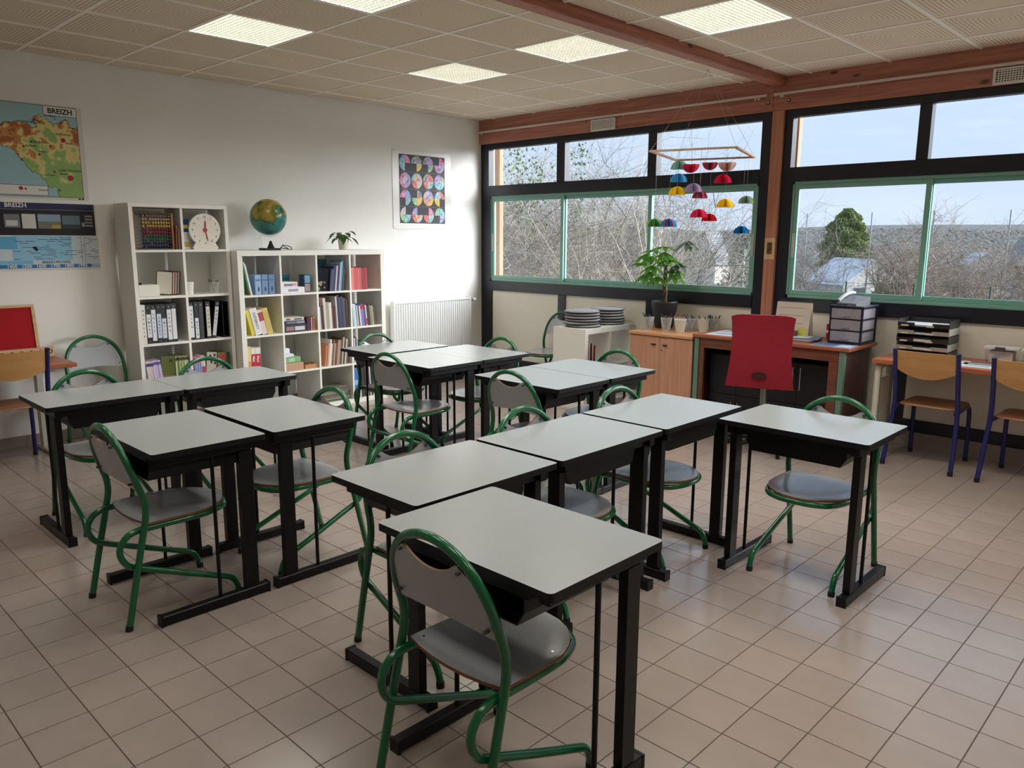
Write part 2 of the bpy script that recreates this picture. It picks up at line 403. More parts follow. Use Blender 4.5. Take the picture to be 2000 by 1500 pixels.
for a, b, cx in cells_x():
    for y1, y0 in zip(YL[:-1], YL[1:]):
        cy = (y0+.3) if y1 != 0 else (y0+.3)
        if any(abs(a-lx) < .05 for lx in LAMPX) and any(abs(y0-ly) < .05 for ly in LAMPY): continue
        key = (round(a-cx, 3), round(b-cx, 3), round(y1-cy, 3), round(y0-cy, 3))
        if key not in shared: shared[key] = MB().box(a-cx+.006, b-cx-.006, y0-cy+.006, y1-cy-.006, 0, .014).mesh('ceiling_tile', cm)
        ob('ceiling_tile', shared[key], ceiling, (cx, cy, HC+.004))
for x in XL[1:-1]:
    MB().box(x-.012, x+.012, YB, 0, HC-.002, HC+.004).obj('grid_bar', tbar, ceiling)
for y in YL[1:-1]:
    MB().box(0, 3.55, y-.012, y+.012, HC-.0015, HC+.0035).obj('grid_bar', tbar, ceiling)
    MB().box(3.65, XR, y-.012, y+.012, HC-.0015, HC+.0035).obj('grid_bar', tbar, ceiling)

# ceiling lamps: recessed 60x60 troffers with a cell louvre, light above the louvre
louv = M('louvre', (102, 102, 92), .5); trof = M('troffer', (235, 234, 226), .5)
h = MB(); h.box(-.294, .294, -.294, -.282, 0, .03); h.box(-.294, .294, .282, .294, 0, .03); h.box(-.294, -.282, -.282, .282, 0, .03); h.box(.282, .294, -.282, .282, 0, .03)
h.box(-.29, .29, -.29, .29, .03, .036)
hm = h.mesh('housing', trof)
lv = MB(); n = 18
for k in range(1, n):
    c = -.282+.564*k/n
    lv.box(c-.0012, c+.0012, -.282, .282, .0, .0135); lv.box(-.282, .282, c-.0012, c+.0012, .0, .0135)
lm = lv.mesh('louvre', louv)
ld = bpy.data.lights.new('lamp_light', 'AREA'); ld.shape = 'SQUARE'; ld.size = .55; ld.energy = LAMP_W; ld.color = LAMP_COL
lb = bpy.data.lights.new('lamp_light_dim', 'AREA'); lb.shape = 'SQUARE'; lb.size = .55; lb.energy = LAMP_W*.4; lb.color = LAMP_COL
names = {1.46: 'nearest the bookcases', 2.66: 'left of the cross beam', 3.86: 'right of the cross beam', 5.06: 'second right of the cross beam', 6.26: 'furthest from the bookcases'}
rows = {-2.21: 'row by the windows', -4.01: 'middle row', -5.81: 'row furthest from windows'}
for lx in LAMPX:
    for ly in LAMPY:
        r = tag(empty('ceiling_light', (lx+.3, ly+.3, HC)), 'square louvred ceiling light %s, %s' % (names[lx], rows[ly]), 'light', 'square ceiling lights')
        ob('housing', hm, r); ob('louvre', lm, r)
        lo = ob('lamp', ld if ly > -5 else lb, r, (0, 0, .016))

# air vents and curtain rails on the beam
vent_w = M('vent_white', (222, 218, 210), .5)
for x0, x1, lab in ((1.635, 1.93, 'white slotted air vent on the beam above the left windows'), (5.156, 5.46, 'white slotted air vent on the beam above the right windows')):
    v = tag(empty('air_vent', ((x0+x1)/2, 0, 2.695)), lab, 'vent')
    w2 = (x1-x0)/2
    f = MB(); f.box(-w2, w2, -.018, 0, .042, .054); f.box(-w2, w2, -.018, 0, -.054, -.042); f.box(-w2, -w2+.016, -.018, 0, -.042, .042); f.box(w2-.016, w2, -.018, 0, -.042, .042)
    f.obj('vent_frame', vent_w, v)
    MB().box(-w2+.016, w2-.016, -.006, -.001, -.042, .042).obj('backing', M('vent_dark', (60, 56, 52), .8), v)
    s = MB()
    for k in range(6): s.box(-w2+.016, w2-.016, -.016, -.007, -.042+.0145*k, -.042+.0145*k+.006)
    for k in range(1, 16): s.box(-w2+.016+(2*w2-.032)*k/16-.003, -w2+.016+(2*w2-.032)*k/16+.003, -.015, -.007, -.042, .042)
    s.obj('grille', vent_w, v)
rail_m = M('rail_white', (214, 200, 190), .45)
for x0, x1, lab in ((.0, 3.50, 'white curtain rail along the beam over the left windows'), (3.56, XR-.01, 'white curtain rail along the beam over the right windows')):
    rr_ = tag(MB().cbox(x0+.004, x1, -.038, -.022, 2.756, 2.776, .003).obj('curtain_rail', rail_m), lab, 'rail')
    x = x0+.05; g = []
    while x < x1-.05:
        MB().box(x-.006, x+.006, -.024, 0, 2.758, 2.773).obj('bracket', rail_m, rr_)
        x += .85
    random.seed(int(x0*10)+3)
    gm = MB().box(-.003, .003, -.033, -.027, -.008, .013).mesh('glider', rail_m)
    for k in range(14):
        x = random.choice([random.uniform(x0+.03, x1-.03), x0+.06+.03*random.random(), x1-.06-.05*random.random()])
        ob('glider', gm, rr_, (x, 0, 2.744))
# ================================================================== desks and chairs
RZ = {'+y': 0., '+x': -PI/2, '-y': PI, '-x': PI/2}      # way the user faces; local user side is -y

def make_desk():
    d = empty('school_desk')
    W2, D2 = .349, .245
    MB().prism(rrect(-W2, W2, -D2, D2, .016), .721, .745, 0, side=1, bot=1).obj('tabletop', [lam_white, black_plastic], d)
    MB().box(-.27, .27, .175, .20, .682, .7208).obj('apron', black_metal, d); MB().box(-.27, .27, -.237, -.219, .70, .7208).obj('apron', black_metal, d)
    for s in (-1, 1):
        MB().cbox(s*.29-.018, s*.29+.018, -.2, .225, .6801, .7208, .003).obj('side_rail', black_metal, d)
        MB().cbox(s*.29-.016, s*.29+.016, .135, .195, .0451, .68, .004).obj('leg', black_metal, d)
        MB().cyl((s*.29, .02, .045), (s*.29, .02, .68), .0085, n=8).obj('support_rod', black_metal, d)
        ft = MB().cbox(s*.29-.02, s*.29+.02, -.243, .243, .004, .045, .004).obj('foot', black_metal, d)
        c = MB(); c.box(s*.29-.021, s*.29+.021, -.2455, -.235, 0, .047); c.box(s*.29-.021, s*.29+.021, .235, .2455, 0, .047)
        for y in (-.2405, .2405): MB().box(s*.29-.0215, s*.29+.0215, y-.005, y+.005, 0, .0465).obj('end_cap', black_plastic, ft)
    t = MB()      # storage tray: open to the user, sloping ends
    def sec(y): return [(-.235, y, .715), (-.235, y, .645), (-.21, y, .603), (.21, y, .603), (.235, y, .645), (.235, y, .715)]
    a, b = sec(-.216), sec(.17); ai = [(x*.985, y, z+.004) for x, y, z in a]
    t.add(a+b, [(i, i+1, 7+i, 6+i) for i in range(5)]); t.add(b, [tuple(range(6))])
    ins = [(x*.983, y, z+(.004 if z < .7 else 0)) for x, y, z in a]; inb = [(x*.983, y-.004, z+(.004 if z < .7 else 0)) for x, y, z in b]
    t.add(ins+inb, [(6+i, 7+i, i+1, i) for i in range(5)]); t.add(inb, [tuple(range(5, -1, -1))])
    t.add(a+ins, [(i, 6+i, 7+i, i+1) for i in range(5)])
    t.obj('book_tray', M('tray_black', (10, 10, 11), .45, spec=.3), d)
    return d
DESKS = [  # x, y, user faces, label
 (5.229, -4.830, '+y', 'white-topped desk nearest the camera, in the foreground centre', 'desks of the middle cluster'),
 (4.610, -4.556, '+x', 'white-topped desk directly behind the foreground desk, left end of the row of three', 'desks of the middle cluster'),
 (4.610, -3.834, '+x', 'white-topped middle desk in the row of three running away from the camera', 'desks of the middle cluster'),
 (4.610, -3.113, '+x', 'white-topped far desk of the row of three, in front of the red office chair', 'desks of the middle cluster'),
 (5.258, -2.857, '-y', 'white-topped desk standing alone on the right, beside the wooden chairs', 'desks of the middle cluster'),
 (2.180, -4.935, '+x', 'white-topped desk at the far left, below the timeline poster', 'desks of the left cluster'),
 (2.190, -4.234, '+x', 'white-topped desk in front of the tall bookcase, behind the left pair', 'desks of the left cluster'),
 (3.312, -5.013, '+y', 'white-topped front left desk with a green chair on its left', 'desks of the left cluster'),
 (3.316, -4.488, '-y', 'white-topped desk joined right of the front left desk', 'desks of the left cluster'),
 (1.830, -2.660, '+x', 'white-topped desk in front of the wide bookcase and the radiator', 'desks of the back cluster'),
 (2.475, -2.896, '+y', 'white-topped desk left front of the back cluster of three', 'desks of the back cluster'),
 (2.465, -2.403, '-y', 'white-topped desk right front of the back cluster, near the window', 'desks of the back cluster'),
 (3.550, -2.855, '+y', 'white-topped left desk of the pair before the low white shelf', 'desks of the window pair'),
 (3.550, -2.360, '-y', 'white-topped right desk of the pair before the low white shelf', 'desks of the window pair'),
]
proto = tag(make_desk(), '', 'desk')
for k, (x, y, f, lab, g) in enumerate(DESKS):
    if k == 0: proto.location = (x, y, 0); proto.rotation_euler = (0, 0, RZ[f]); proto['label'] = lab; proto['group'] = g
    else: dup(proto, (x, y, 0), RZ[f], lab, g)

def back_y(z):      # side profile of the back tube
    P = [(0, -.240), (.20, -.196), (.40, -.150), (.47, -.136), (.53, -.138), (.60, -.158), (.70, -.186), (.82, -.212)]
    for (a, ya), (b, yb) in zip(P[:-1], P[1:]):
        if z <= b: return ya+(yb-ya)*(z-a)/(b-a)
    return P[-1][1]
def make_green_chair():
    c = empty('school_chair')
    half = [(.216, 0), (.214, .20), (.212, .40), (.211, .47), (.210, .53), (.208, .60), (.199, .66), (.178, .715), (.145, .76), (.10, .793), (.05, .812)]
    pts = [(x, back_y(z), z) for x, z in half] + [(0, back_y(.818), .818)] + [(-x, back_y(z), z) for x, z in reversed(half)]
    MB().tube(smooth_path(pts, 5), .0140, 9).obj('back_frame', green_tube, c)
    s = [(.200, .246, 0), (.200, .238, .045), (.200, .215, .082), (.199, .18, .100), (.196, .05, .152), (.189, -.12, .222), (.188, -.175, .245), (.188, -.215, .268), (.188, -.238, .310),
         (.188, -.236, .352), (.188, -.208, .388), (.188, -.165, .403), (.188, -.10, .4045), (.189, .04, .4045), (.180, .135, .4045), (.142, .215, .4045), (.075, .252, .4045)]
    q = s + [(0, .259, .4045)] + [(-x, y, z) for x, y, z in reversed(s)]
    MB().tube(smooth_path(q, 4), .0134, 9).obj('seat_frame', green_tube, c)
    # seat
    out = []
    for k in range(13): t = PI*k/12; out.append((.198*math.cos(t), .065+.203*math.sin(t)))
    out += [(-.199, .0), (-.196, -.125), (-.13, -.143), (-.065, -.152), (0, -.155), (.065, -.152), (.13, -.143), (.196, -.125), (.199, .0)]
    n = len(out); m = MB(); rings = [1., .96, .7, .4, .12]; zt = [.4285, .430, .4275, .4245, .4235]
    cx, cy = 0, .05
    vs = [(cx+(x-cx)*r, cy+(y-cy)*r, z) for r, z in zip(rings, zt) for x, y in out] + [(cx, cy, .4232)]
    m.add(vs, [(i*n+k, i*n+(k+1) % n, (i+1)*n+(k+1) % n, (i+1)*n+k) for i in range(4) for k in range(n)] + [(4*n+k, 4*n+(k+1) % n, 5*n) for k in range(n)], 0, True)
    lo = [(x, y, .4182) for x, y in out]
    m.add(lo+[(x, y, .4285) for x, y in out], [(k, (k+1) % n, n+(k+1) % n, n+k) for k in range(n)], 1); m.add(lo, [tuple(range(n-1, -1, -1))], 1)
    seat = m.obj('seat', [grey_lam, ply_edge], c)
    for x, y in ((.165, -.10), (-.165, -.10), (.165, .10), (-.165, .10)): MB().cyl((x, y, .4265), (x, y, .4305), .0045, n=8).obj('screw', chrome, seat)
    # backrest with the crescent hand hole
    N = 24; fr = []; bk = []
    for k in range(N+1):
        x = -.193+.386*k/N; u = abs(x)
        zb = .573+.014*(1-(x/.193)**2)
        # inside of the arc
        ztop = next((za+(zc-za)*(xa-u)/(xa-xc) for (xa, za), (xc, zc) in zip(half[5:-1], half[6:]) if xc <= u <= xa), .812)-.016
        if u > .19: ztop = min(ztop, .665)
        if u < .105: ztop = min(ztop, .730+.042*(u/.105)**2.2)
        rows_ = []
        for j in range(5):
            z = zb+(max(ztop, zb+.02)-zb)*j/4
            rows_.append((x, back_y(z)+.002-.012*(1-(x/.193)**2), z))
        fr.append(rows_)
    m = MB(); V = [p for r_ in fr for p in r_]; B = [(x, y-.008, z) for x, y, z in V]; K = len(V)
    idx = lambda k, j: k*5+j
    F = [(idx(k, j), idx(k, j+1), idx(k+1, j+1), idx(k+1, j)) for k in range(N) for j in range(4)]
    m.add(V, [tuple(reversed(f)) for f in F][::-1] and [(f[0], f[3], f[2], f[1])[::-1] for f in F], 0, True)
    m.add(B, [(f[0], f[3], f[2], f[1]) for f in F], 0, True)
    ed = [idx(k, 0) for k in range(N+1)] + [idx(N, j) for j in range(1, 5)] + [idx(k, 4) for k in range(N-1, -1, -1)] + [idx(0, j) for j in range(3, 0, -1)]
    m.add(V+B, [(ed[i], ed[(i+1) % len(ed)], K+ed[(i+1) % len(ed)], K+ed[i]) for i in range(len(ed))], 1)
    br = m.obj('backrest', [grey_lam, ply_edge], c)
    for x, z in ((.118, .752), (-.118, .752), (.178, .60), (-.178, .60)):
        y = back_y(z)
        MB().cyl((x, y-.026, z), (x, y+.003, z), .0055, n=8).obj('bolt', M('bolt_grey', (96, 98, 100), .4, metal=.5), br)
    for (x, y, z) in ((.216, -.240, 0), (-.216, -.240, 0), (.2, .246, 0), (-.2, .246, 0)):
        MB().cyl((x, y, 0), (x, y+(.003 if y < 0 else -.002), .022), .0154, n=10).obj('rubber_foot', rubber, c)
    return c
CH = [  # x, y, facing, dz-turn, label
 (5.223, -4.945, '+y', 0, 'green-framed grey chair at the foreground desk, nearest the camera'),
 (4.520, -4.535, '+x', 0, 'green-framed grey chair behind the left end of the row of three desks'),
 (4.535, -3.850, '+x', 0, 'green-framed grey chair behind the middle desk of the row of three'),
 (4.532, -3.125, '+x', 0, 'green-framed grey chair behind the far desk of the row of three'),
 (5.274, -2.775, '-y', 0, 'green-framed grey chair behind the single desk on the right'),
 (3.333, -5.120, '+y', 0, 'green-framed grey chair left of the front left desk'),
 (3.312, -4.405, '-y', 0, 'green-framed grey chair right of the front left pair of desks'),
 (2.070, -4.925, '+x', 0, 'green-framed grey chair behind the far left desk'),
 (2.062, -4.205, '+x', 0, 'green-framed grey chair behind the desk in front of the tall bookcase'),
 (.350, -4.330, '+x', 0, 'green-framed grey chair against the wall, left of the tall bookcase'),
 (1.750, -2.640, '+x', 0, 'green-framed grey chair between the wide bookcase and the back cluster'),
 (2.508, -3.040, '+y', 0, 'green-framed grey chair on the left of the back cluster, seen from behind'),
 (2.462, -2.310, '-y', 0, 'green-framed grey chair on the window side of the back cluster'),
 (3.580, -2.960, '+y', 0, 'green-framed grey chair on the left of the pair near the low shelf'),
 (3.530, -2.225, '-y', 0, 'green-framed grey chair between the window pair of desks and low shelf'),
 (1.360, -.275, '-y', 0, 'green-framed grey chair by the window, left of the low white shelf'),
]
cp = tag(make_green_chair(), '', 'chair')
for k, (x, y, f, dz, lab) in enumerate(CH):
    if k == 0: cp.location = (x, y, 0); cp.rotation_euler = (0, 0, RZ[f]); cp['label'] = lab; cp['group'] = 'green-framed school chairs'
    else: dup(cp, (x, y, 0), RZ[f]+dz, lab, 'green-framed school chairs')

# wooden chairs with navy tube frames
def make_wood_chair():
    c = empty('wooden_chair')
    for s in (-1, 1):
        p = smooth_path([(s*.222, -.255, 0), (s*.215, -.20, .22), (s*.205, -.165, .42), (s*.200, -.198, .60), (s*.200, -.262, .835)], 5)
        MB().tube(p, .0158, 9).obj('back_post', blue_tube, c)
        p = smooth_path([(s*.188, .245, 0), (s*.188, .235, .2), (s*.186, .225, .36), (s*.184, .19, .412), (s*.186, .12, .416), (s*.198, -.168, .416)], 5)
        MB().tube(p, .0148, 9).obj('front_leg', blue_tube, c)
    MB().tube([(-.186, .0, .410), (.186, .0, .410)], .009, 8).obj('cross_tube', blue_tube, c)
    out = rrect(-.19, .19, -.14, .235, .05, 4)
    m = MB(); n = len(out)
    ring = lambda r, z: [(x*r, .05+(y-.05)*r, z) for x, y in out]
    vs = ring(1, .4295)+ring(1, .437)+ring(.95, .441)+ring(.5, .437)+[(0, .05, .435)]
    m.add(vs, [(i*n+k, i*n+(k+1) % n, (i+1)*n+(k+1) % n, (i+1)*n+k) for i in range(3) for k in range(n)]+[(3*n+k, 3*n+(k+1) % n, 4*n) for k in range(n)], 0, True)
    m.add(vs, [tuple(range(n-1, -1, -1))])
    m.obj('seat', wood('beech_seat', (168, 118, 78), (142, 94, 58), 'x', .45, False, .6), c)
    N = 20; m = MB(); fr = []
    for k in range(N+1):
        x = -.187+.374*k/N; zb = .640+.055*(abs(x)/.187)**2; zt = .832
        for j in range(4):
            z = zb+(zt-zb)*j/3; fr.append((x, -.198-.064*(z-.6)/.235-.022*(1-(x/.187)**2)+.006, z))
    bk = [(x, y-.011, z) for x, y, z in fr]; K = len(fr); idx = lambda k, j: k*4+j
    F = [(idx(k, j), idx(k+1, j), idx(k+1, j+1), idx(k, j+1)) for k in range(N) for j in range(3)]
    m.add(fr, [f[::-1] for f in F], 0, True); m.add(bk, F, 0, True)
    ed = [idx(k, 0) for k in range(N+1)]+[idx(N, 1), idx(N, 2), idx(N, 3)]+[idx(k, 3) for k in range(N-1, -1, -1)]+[idx(0, 2), idx(0, 1)]
    m.add(fr+bk, [(ed[i], ed[(i+1) % len(ed)], K+ed[(i+1) % len(ed)], K+ed[i]) for i in range(len(ed))])
    m.obj('backrest', beech, c)
    for s in (-1, 1):
        MB().cyl((s*.222, -.255, 0), (s*.2215, -.252, .03), .0170, n=10).obj('foot_cap', rubber, c)
        MB().cyl((s*.188, .245, 0), (s*.188, .2435, .03), .0160, n=10).obj('foot_cap', rubber, c)
        MB().cyl((s*.200, -.2612, .832), (s*.200, -.264, .843), .0160, n=10).obj('end_plug', M('blue_plug', (20, 22, 60), .4), c)
    return c
wc = tag(make_wood_chair(), 'wooden chair with navy legs, left of the two at the right-hand desk', 'chair', 'wooden chairs with navy frames')
wc.location = (5.090, -.372, 0)
dup(wc, (5.700, -.385, 0), 0, 'wooden chair with navy legs at the right edge of the picture')
dup(wc, (.565, -5.025, 0), PI/2, 'wooden chair with navy legs at the left edge, before the red board')
# ================================================================== bookcase wall
def bookcase(name, label, x0, x1, y0, y1, zt, ys, zs, ot, it):
    b = tag(empty(name, (0, 0, 0)), label, 'bookcase')
    B = lambda nm, *a: MB().cbox(*a, .0015).obj(nm, white_board, b)
    B('top_panel', x0, x1, y0, y1, zt-ot, zt); B('base_panel', x0, x1, y0, y1, 0, ot)
    B('side_panel', x0, x1, y0, y0+ot, ot, zt-ot); B('side_panel', x0, x1, y1-ot, y1, ot, zt-ot)
    for y in ys: B('divider', x0, x1-.002, y-it/2, y+it/2, ot, zt-ot)
    lim = [y0+ot] + [v for y in ys for v in (y-it/2, y+it/2)] + [y1-ot]
    for z in zs:
        for k in range(0, len(lim), 2): B('shelf', x0, x1-.002, lim[k], lim[k+1], z-it/2, z+it/2)
    return b
XF, XT = .45, .34
bookcase('tall_bookcase', 'tall narrow white bookcase with two columns of cells', .035, XT, -4.043, -3.245, 1.845, [-3.635], [.366, .733, 1.109, 1.477], .03, .02)
bookcase('wide_bookcase', 'wide white cube bookcase with sixteen cells under the globe', .03, XF, -3.235, -1.715, 1.475, [-2.837, -2.475, -2.113], [.386, .737, 1.088], .045, .018)
TC = [(-4.013, -3.645), (-3.625, -3.275)]; TZ = [1.487, 1.119, .743, .376, .03]
KC = [(-3.19, -2.846), (-2.828, -2.484), (-2.466, -2.122), (-2.104, -1.76)]; KZ = [1.097, .746, .395, .045]

def cmat(c, rough=.5): return M('print_%d_%d_%d' % c, c, rough)
def book(name, cat, label, xf, y, z, th, h, d, col, lean=0., group=None, band=None, spine_txt=None, page=True):
    """stands on its lower edge; spine towards the room (+x); lean>0 tips the top to the left (-y)"""
    a = R(lean); t = min(.003, th*.2)
    m = MB(); m.box(-d, 0, 0, t, 0, h); m.box(-d, 0, th-t, th, 0, h); m.box(-t, 0, t, th-t, 0, h)
    zz = z + (th*math.sin(-a) if lean < 0 else 0)
    o = m.obj(name, cmat(col), None, (xf, y, zz+.0005), (a, 0, 0))
    tag(o, label, cat, group)
    if page: MB().box(-d+.004, -t, t, th-t, .003, h-.003).obj('pages', pagesm, o)
    if band:
        z0, z1, bc = band
        MB().box(0, .0008, .0004, th-.0004, h*z0, h*z1).obj('spine_label', cmat(bc), o)
    return o
def row(name, cat, desc, where, xf, y, z, items, group):
    """items: (thickness, height, depth, colour, lean, band)"""
    for k, it in enumerate(items):
        th, h, d, c, lean, band = (list(it)+[None]*6)[:6]; lean = lean or 0
        a = abs(R(lean)); adv = th/math.cos(a)+.0012
        yy = y+ (0 if lean <= 0 else 0)
        lab = '%s, %s from left, %s' % (cname(c)+' '+desc, ORD[k], where)
        book(name, cat, lab, xf+random.uniform(-.006, .002), yy, z, th, h, d, c, lean, group, band)
        y += adv
    return y
def cname(c):
    r, g, b = c; mx_, mn = max(c), min(c)
    if mx_ < 62: return 'black'
    if mx_-mn < 22: return 'white' if mn > 190 else ('grey' if mn > 90 else 'dark grey')
    if r == mx_:
        if g > .85*r: return 'yellow' if b < .75*g else 'cream'
        if b > .75*r: return 'pink'
        if g > .6*r: return 'tan' if b > .45*r else 'orange'
        return 'red' if r > 130 else 'maroon'
    if g == mx_: return 'green'
    return 'lilac' if r > .85*b else ('blue' if b > 90 else 'navy')

random.seed(11)
# --- tall bookcase, top left: abacus and boards
ab = tag(empty('abacus', (.31, TC[0][0]+.006, TZ[0]+.001), 0), 'wooden bead abacus with coloured rows in the tall bookcase', 'abacus')
wfr = wood('abacus_wood', (150, 100, 58), (112, 70, 38), 'z', .5, False)
for y in (0, .298): MB().cbox(-.03, 0, y, y+.018, 0, .285, .002).obj('side_post', wfr, ab)
MB().cbox(-.028, -.002, .018, .298, 0, .012, .001).obj('base_bar', M('dark_bar', (60, 48, 40), .6), ab)
MB().cbox(-.028, -.002, .018, .298, .272, .284, .001).obj('top_bar', M('dark_bar', (60, 48, 40), .6), ab)
MB().box(-.0285, -.0265, .018, .298, .012, .272).obj('back_sheet', M('abacus_back', (104, 98, 92), .6), ab)
BC = [(150, 120, 100), (176, 150, 130), (196, 158, 70), (200, 160, 50), (130, 28, 40), (140, 24, 34), (40, 84, 56), (44, 92, 60), (34, 38, 88), (28, 30, 74)]
for k, c in enumerate(BC):
    z = .262-k*.0265; m = MB(); m.cyl((-.014, .018, z), (-.014, .298, z), .0012, n=5)
    wr = MB().cyl((-.014, .018, z), (-.014, .298, z), .0012, n=5).obj('wire', chrome, ab)
    bm = MB().sphere((0, 0, 0), .0105, 8, 6).mesh('bead', cmat(c, .35))
    st = .255-.0212*10 if k in (4, 5, 0, 1) else .255-.0212*10
    for j in range(10):
        y = .286-.0212*j-(.0 if j < 9-k % 3 else .012)
        b = ob('bead', bm, ab, (-.014, y, z))
t = tag(MB().cbox(-.15, 0, 0, .012, 0, .19, .001).obj('wooden_board', wfr, None, (.325, -3.687, TZ[0]+.002), (R(-2), 0, 0)), 'small upright wooden board leaning right of the abacus', 'board')
t = tag(MB().cbox(-.2, 0, 0, .010, 0, .165, .001).obj('wooden_board', wfr, None, (.335, -3.672, TZ[0]+.002), (R(-2), 0, 0)), 'outer wooden board leaning on the bookcase divider', 'board')
# --- top right: clock and activity pad
pad = tag(MB().cbox(-.004, 0, 0, .088, 0, .248, .0005).obj('activity_pad', white_paper, None, (.25, TC[1][0]+.004, TZ[0]+.001), (0, R(-4), 0)), 'blue and yellow activity pad standing behind the teaching clock', 'book')
MB().box(0, .001, .001, .087, .14, .246).obj('blue_cover', cmat((28, 74, 140)), pad); MB().box(.001, .002, .008, .076, .168, .198).obj('yellow_patch', cmat((222, 196, 60)), pad)
MB().box(0, .001, .03, .08, .02, .06).obj('picture', cmat((206, 170, 90)), pad)
ck = tag(empty('teaching_clock', (.315, -3.435, TZ[0]+.001)), 'white teaching clock with red hands in the tall bookcase', 'clock')
ck.scale = (1, 1.17, 1.17)
face = []
for k in range(41):
    t = R(-52+284*k/40); face.append((.113*math.cos(t), .135+.113*math.sin(t)))
face = [(.085, 0), (.092, .012)]+face+[(-.092, .012), (-.085, 0)]
mface = Matrix(((0, 0, 1, 0), (1, 0, 0, 0), (0, 1, 0, 0), (0, 0, 0, 1)))
MB().prism(face, -.02, 0, mat=mface).obj('clock_body', M('clock_white', (226, 218, 204), .4), ck)
red = M('hand_red', (176, 24, 34), .4); ink = M('print_ink', (42, 40, 42), .6)
for h in range(1, 13):
    t = R(90-30*h); text(str(h), .022, ink, ck, Matrix.Translation((.0008, .09*math.cos(t), .135+.09*math.sin(t)-.008)) @ ONLEFT, 'CENTER', name='numeral')
def hand(ang, ln, w, x):
    t = R(ang); d = Vector((math.cos(t), math.sin(t))); n_ = Vector((-d.y, d.x))
    c = Vector((0, .135))
    p = [c-d*.01-n_*w/2, c+d*ln*.7-n_*w/2, c+d*ln, c+d*ln*.7+n_*w/2, c-d*.01+n_*w/2]
    MB().prism([tuple(q) for q in p], x, x+.0015, mat=mface).obj('hand', red, ck)
hand(86, .07, .012, .002); hand(-78, .086, .007, .0036)
MB().prism([(.014*math.cos(2*PI*k/14), .135+.014*math.sin(2*PI*k/14)) for k in range(14)], .0051, .008, mat=mface).obj('hub', red, ck)
# --- second row
bx = tag(MB().cbox(-.16, 0, 0, .158, 0, .092, .003).obj('white_box', M('box_white', (232, 230, 216), .5), None, (.336, TC[0][0]+.004, TZ[1]+.001)), 'low white open-ended box on the second shelf of the tall bookcase', 'box')
MB().lathe([(.010, 0), (.012, .004), (.012, .012), (.004, .016)], 10).obj('dark_knob', black_plastic, bx, (-.05, .03, .0922))
for k, (c, nm) in enumerate((((44, 40, 40), 'front dark-framed whiteboard slate'), ((150, 30, 40), 'red-framed whiteboard slate'), ((88, 30, 40), 'maroon-framed whiteboard slate'), ((44, 46, 54), 'rearmost dark-framed whiteboard slate'))):
    s_ = tag(empty('whiteboard_slate', (.225-.004*k, -3.838+.021*k, TZ[1]+.0125)), nm+' leaning in the tall bookcase', 'slate', 'whiteboard slates')
    s_.rotation_euler = (R(-5), 0, R(-30))
    MB().prism(rrect(0, .125, 0, .19, .015), -.004, .004, mat=ONLEFT).obj('slate_frame', cmat(c), s_)
    MB().prism(rrect(.006, .119, .006, .184, .01), .004, .0046, mat=ONLEFT).obj('slate_face', M('slate_white', (222, 214, 202), .35), s_)
cup_paper = MB().lathe([(.027, 0), (.028, .003), (.036, .095), (.038, .098), (.036, .1)], 20)
o = tag(cup_paper.obj('white_cup', white_paper, None, (.27, TC[1][0]+.045, TZ[1]+.001)), 'plain white cup on the second shelf of the tall bookcase', 'cup')
def wire_cup(name, label, loc, s=1., full=0, seed=0, col=(206, 206, 200), inside=None, group=None):
    random.seed(seed)
    c = tag(empty(name, loc), label, 'pen cup', group)
    H, r0, r1 = .092*s, .029*s, .042*s; n = 22
    rm = M('cup_wire_%d' % col[0], col, .45)
    m = MB(); m.tube([(r1*math.cos(2*PI*k/n), r1*math.sin(2*PI*k/n), H) for k in range(n+1)], .0022*s, 6, caps=False); m.obj('rim', rm, c)
    MB().lathe([(r0, 0), (r0, .004*s)], n).obj('base', rm, c)
    w = MB()
    for k in range(n):
        for sg in (-1, 1):
            p = [((r0+(r1-r0)*u)*math.cos(2*PI*k/n+sg*u*1.4), (r0+(r1-r0)*u)*math.sin(2*PI*k/n+sg*u*1.4), .004*s+(H-.004*s)*u) for u in (0, .25, .5, .75, 1)]
            w.tube(p, .0017*s, 4, caps=False)
    o_ = w.obj('wire_mesh', rm, c); o_['kind'] = 'stuff'
    for k in range(full):
        a = random.uniform(0, 2*PI); b_ = a+PI+random.uniform(-.7, .7); L = random.uniform(.105, .125)*s
        rr0, rr1 = r0*.5*random.random()+.003, r1*.72
        p0 = Vector((rr0*math.cos(b_), rr0*math.sin(b_), .006*s)); p1 = Vector((rr1*math.cos(a), rr1*math.sin(a), H)); d = (p1-p0).normalized()
        cc = random.choice(inside or [(30, 30, 34), (40, 60, 130), (180, 40, 40), (40, 110, 70), (210, 180, 60), (70, 60, 60)])
        p = MB().cyl(tuple(p0), tuple(p0+d*L), .0042*s, n=6).obj('pen', cmat(cc), c)
        MB().cyl(tuple(p0+d*L), tuple(p0+d*(L+.008)), .0042*s, .001, n=6).obj('pen_tip', cmat((50, 46, 44)), p)
    return c
wire_cup('wire_cup', 'white wire cup holding odds and ends in the tall bookcase', (.28, -3.375, TZ[1]+.001), 1.0, 4, 5, (214, 212, 204), [(60, 58, 56), (150, 146, 140)])
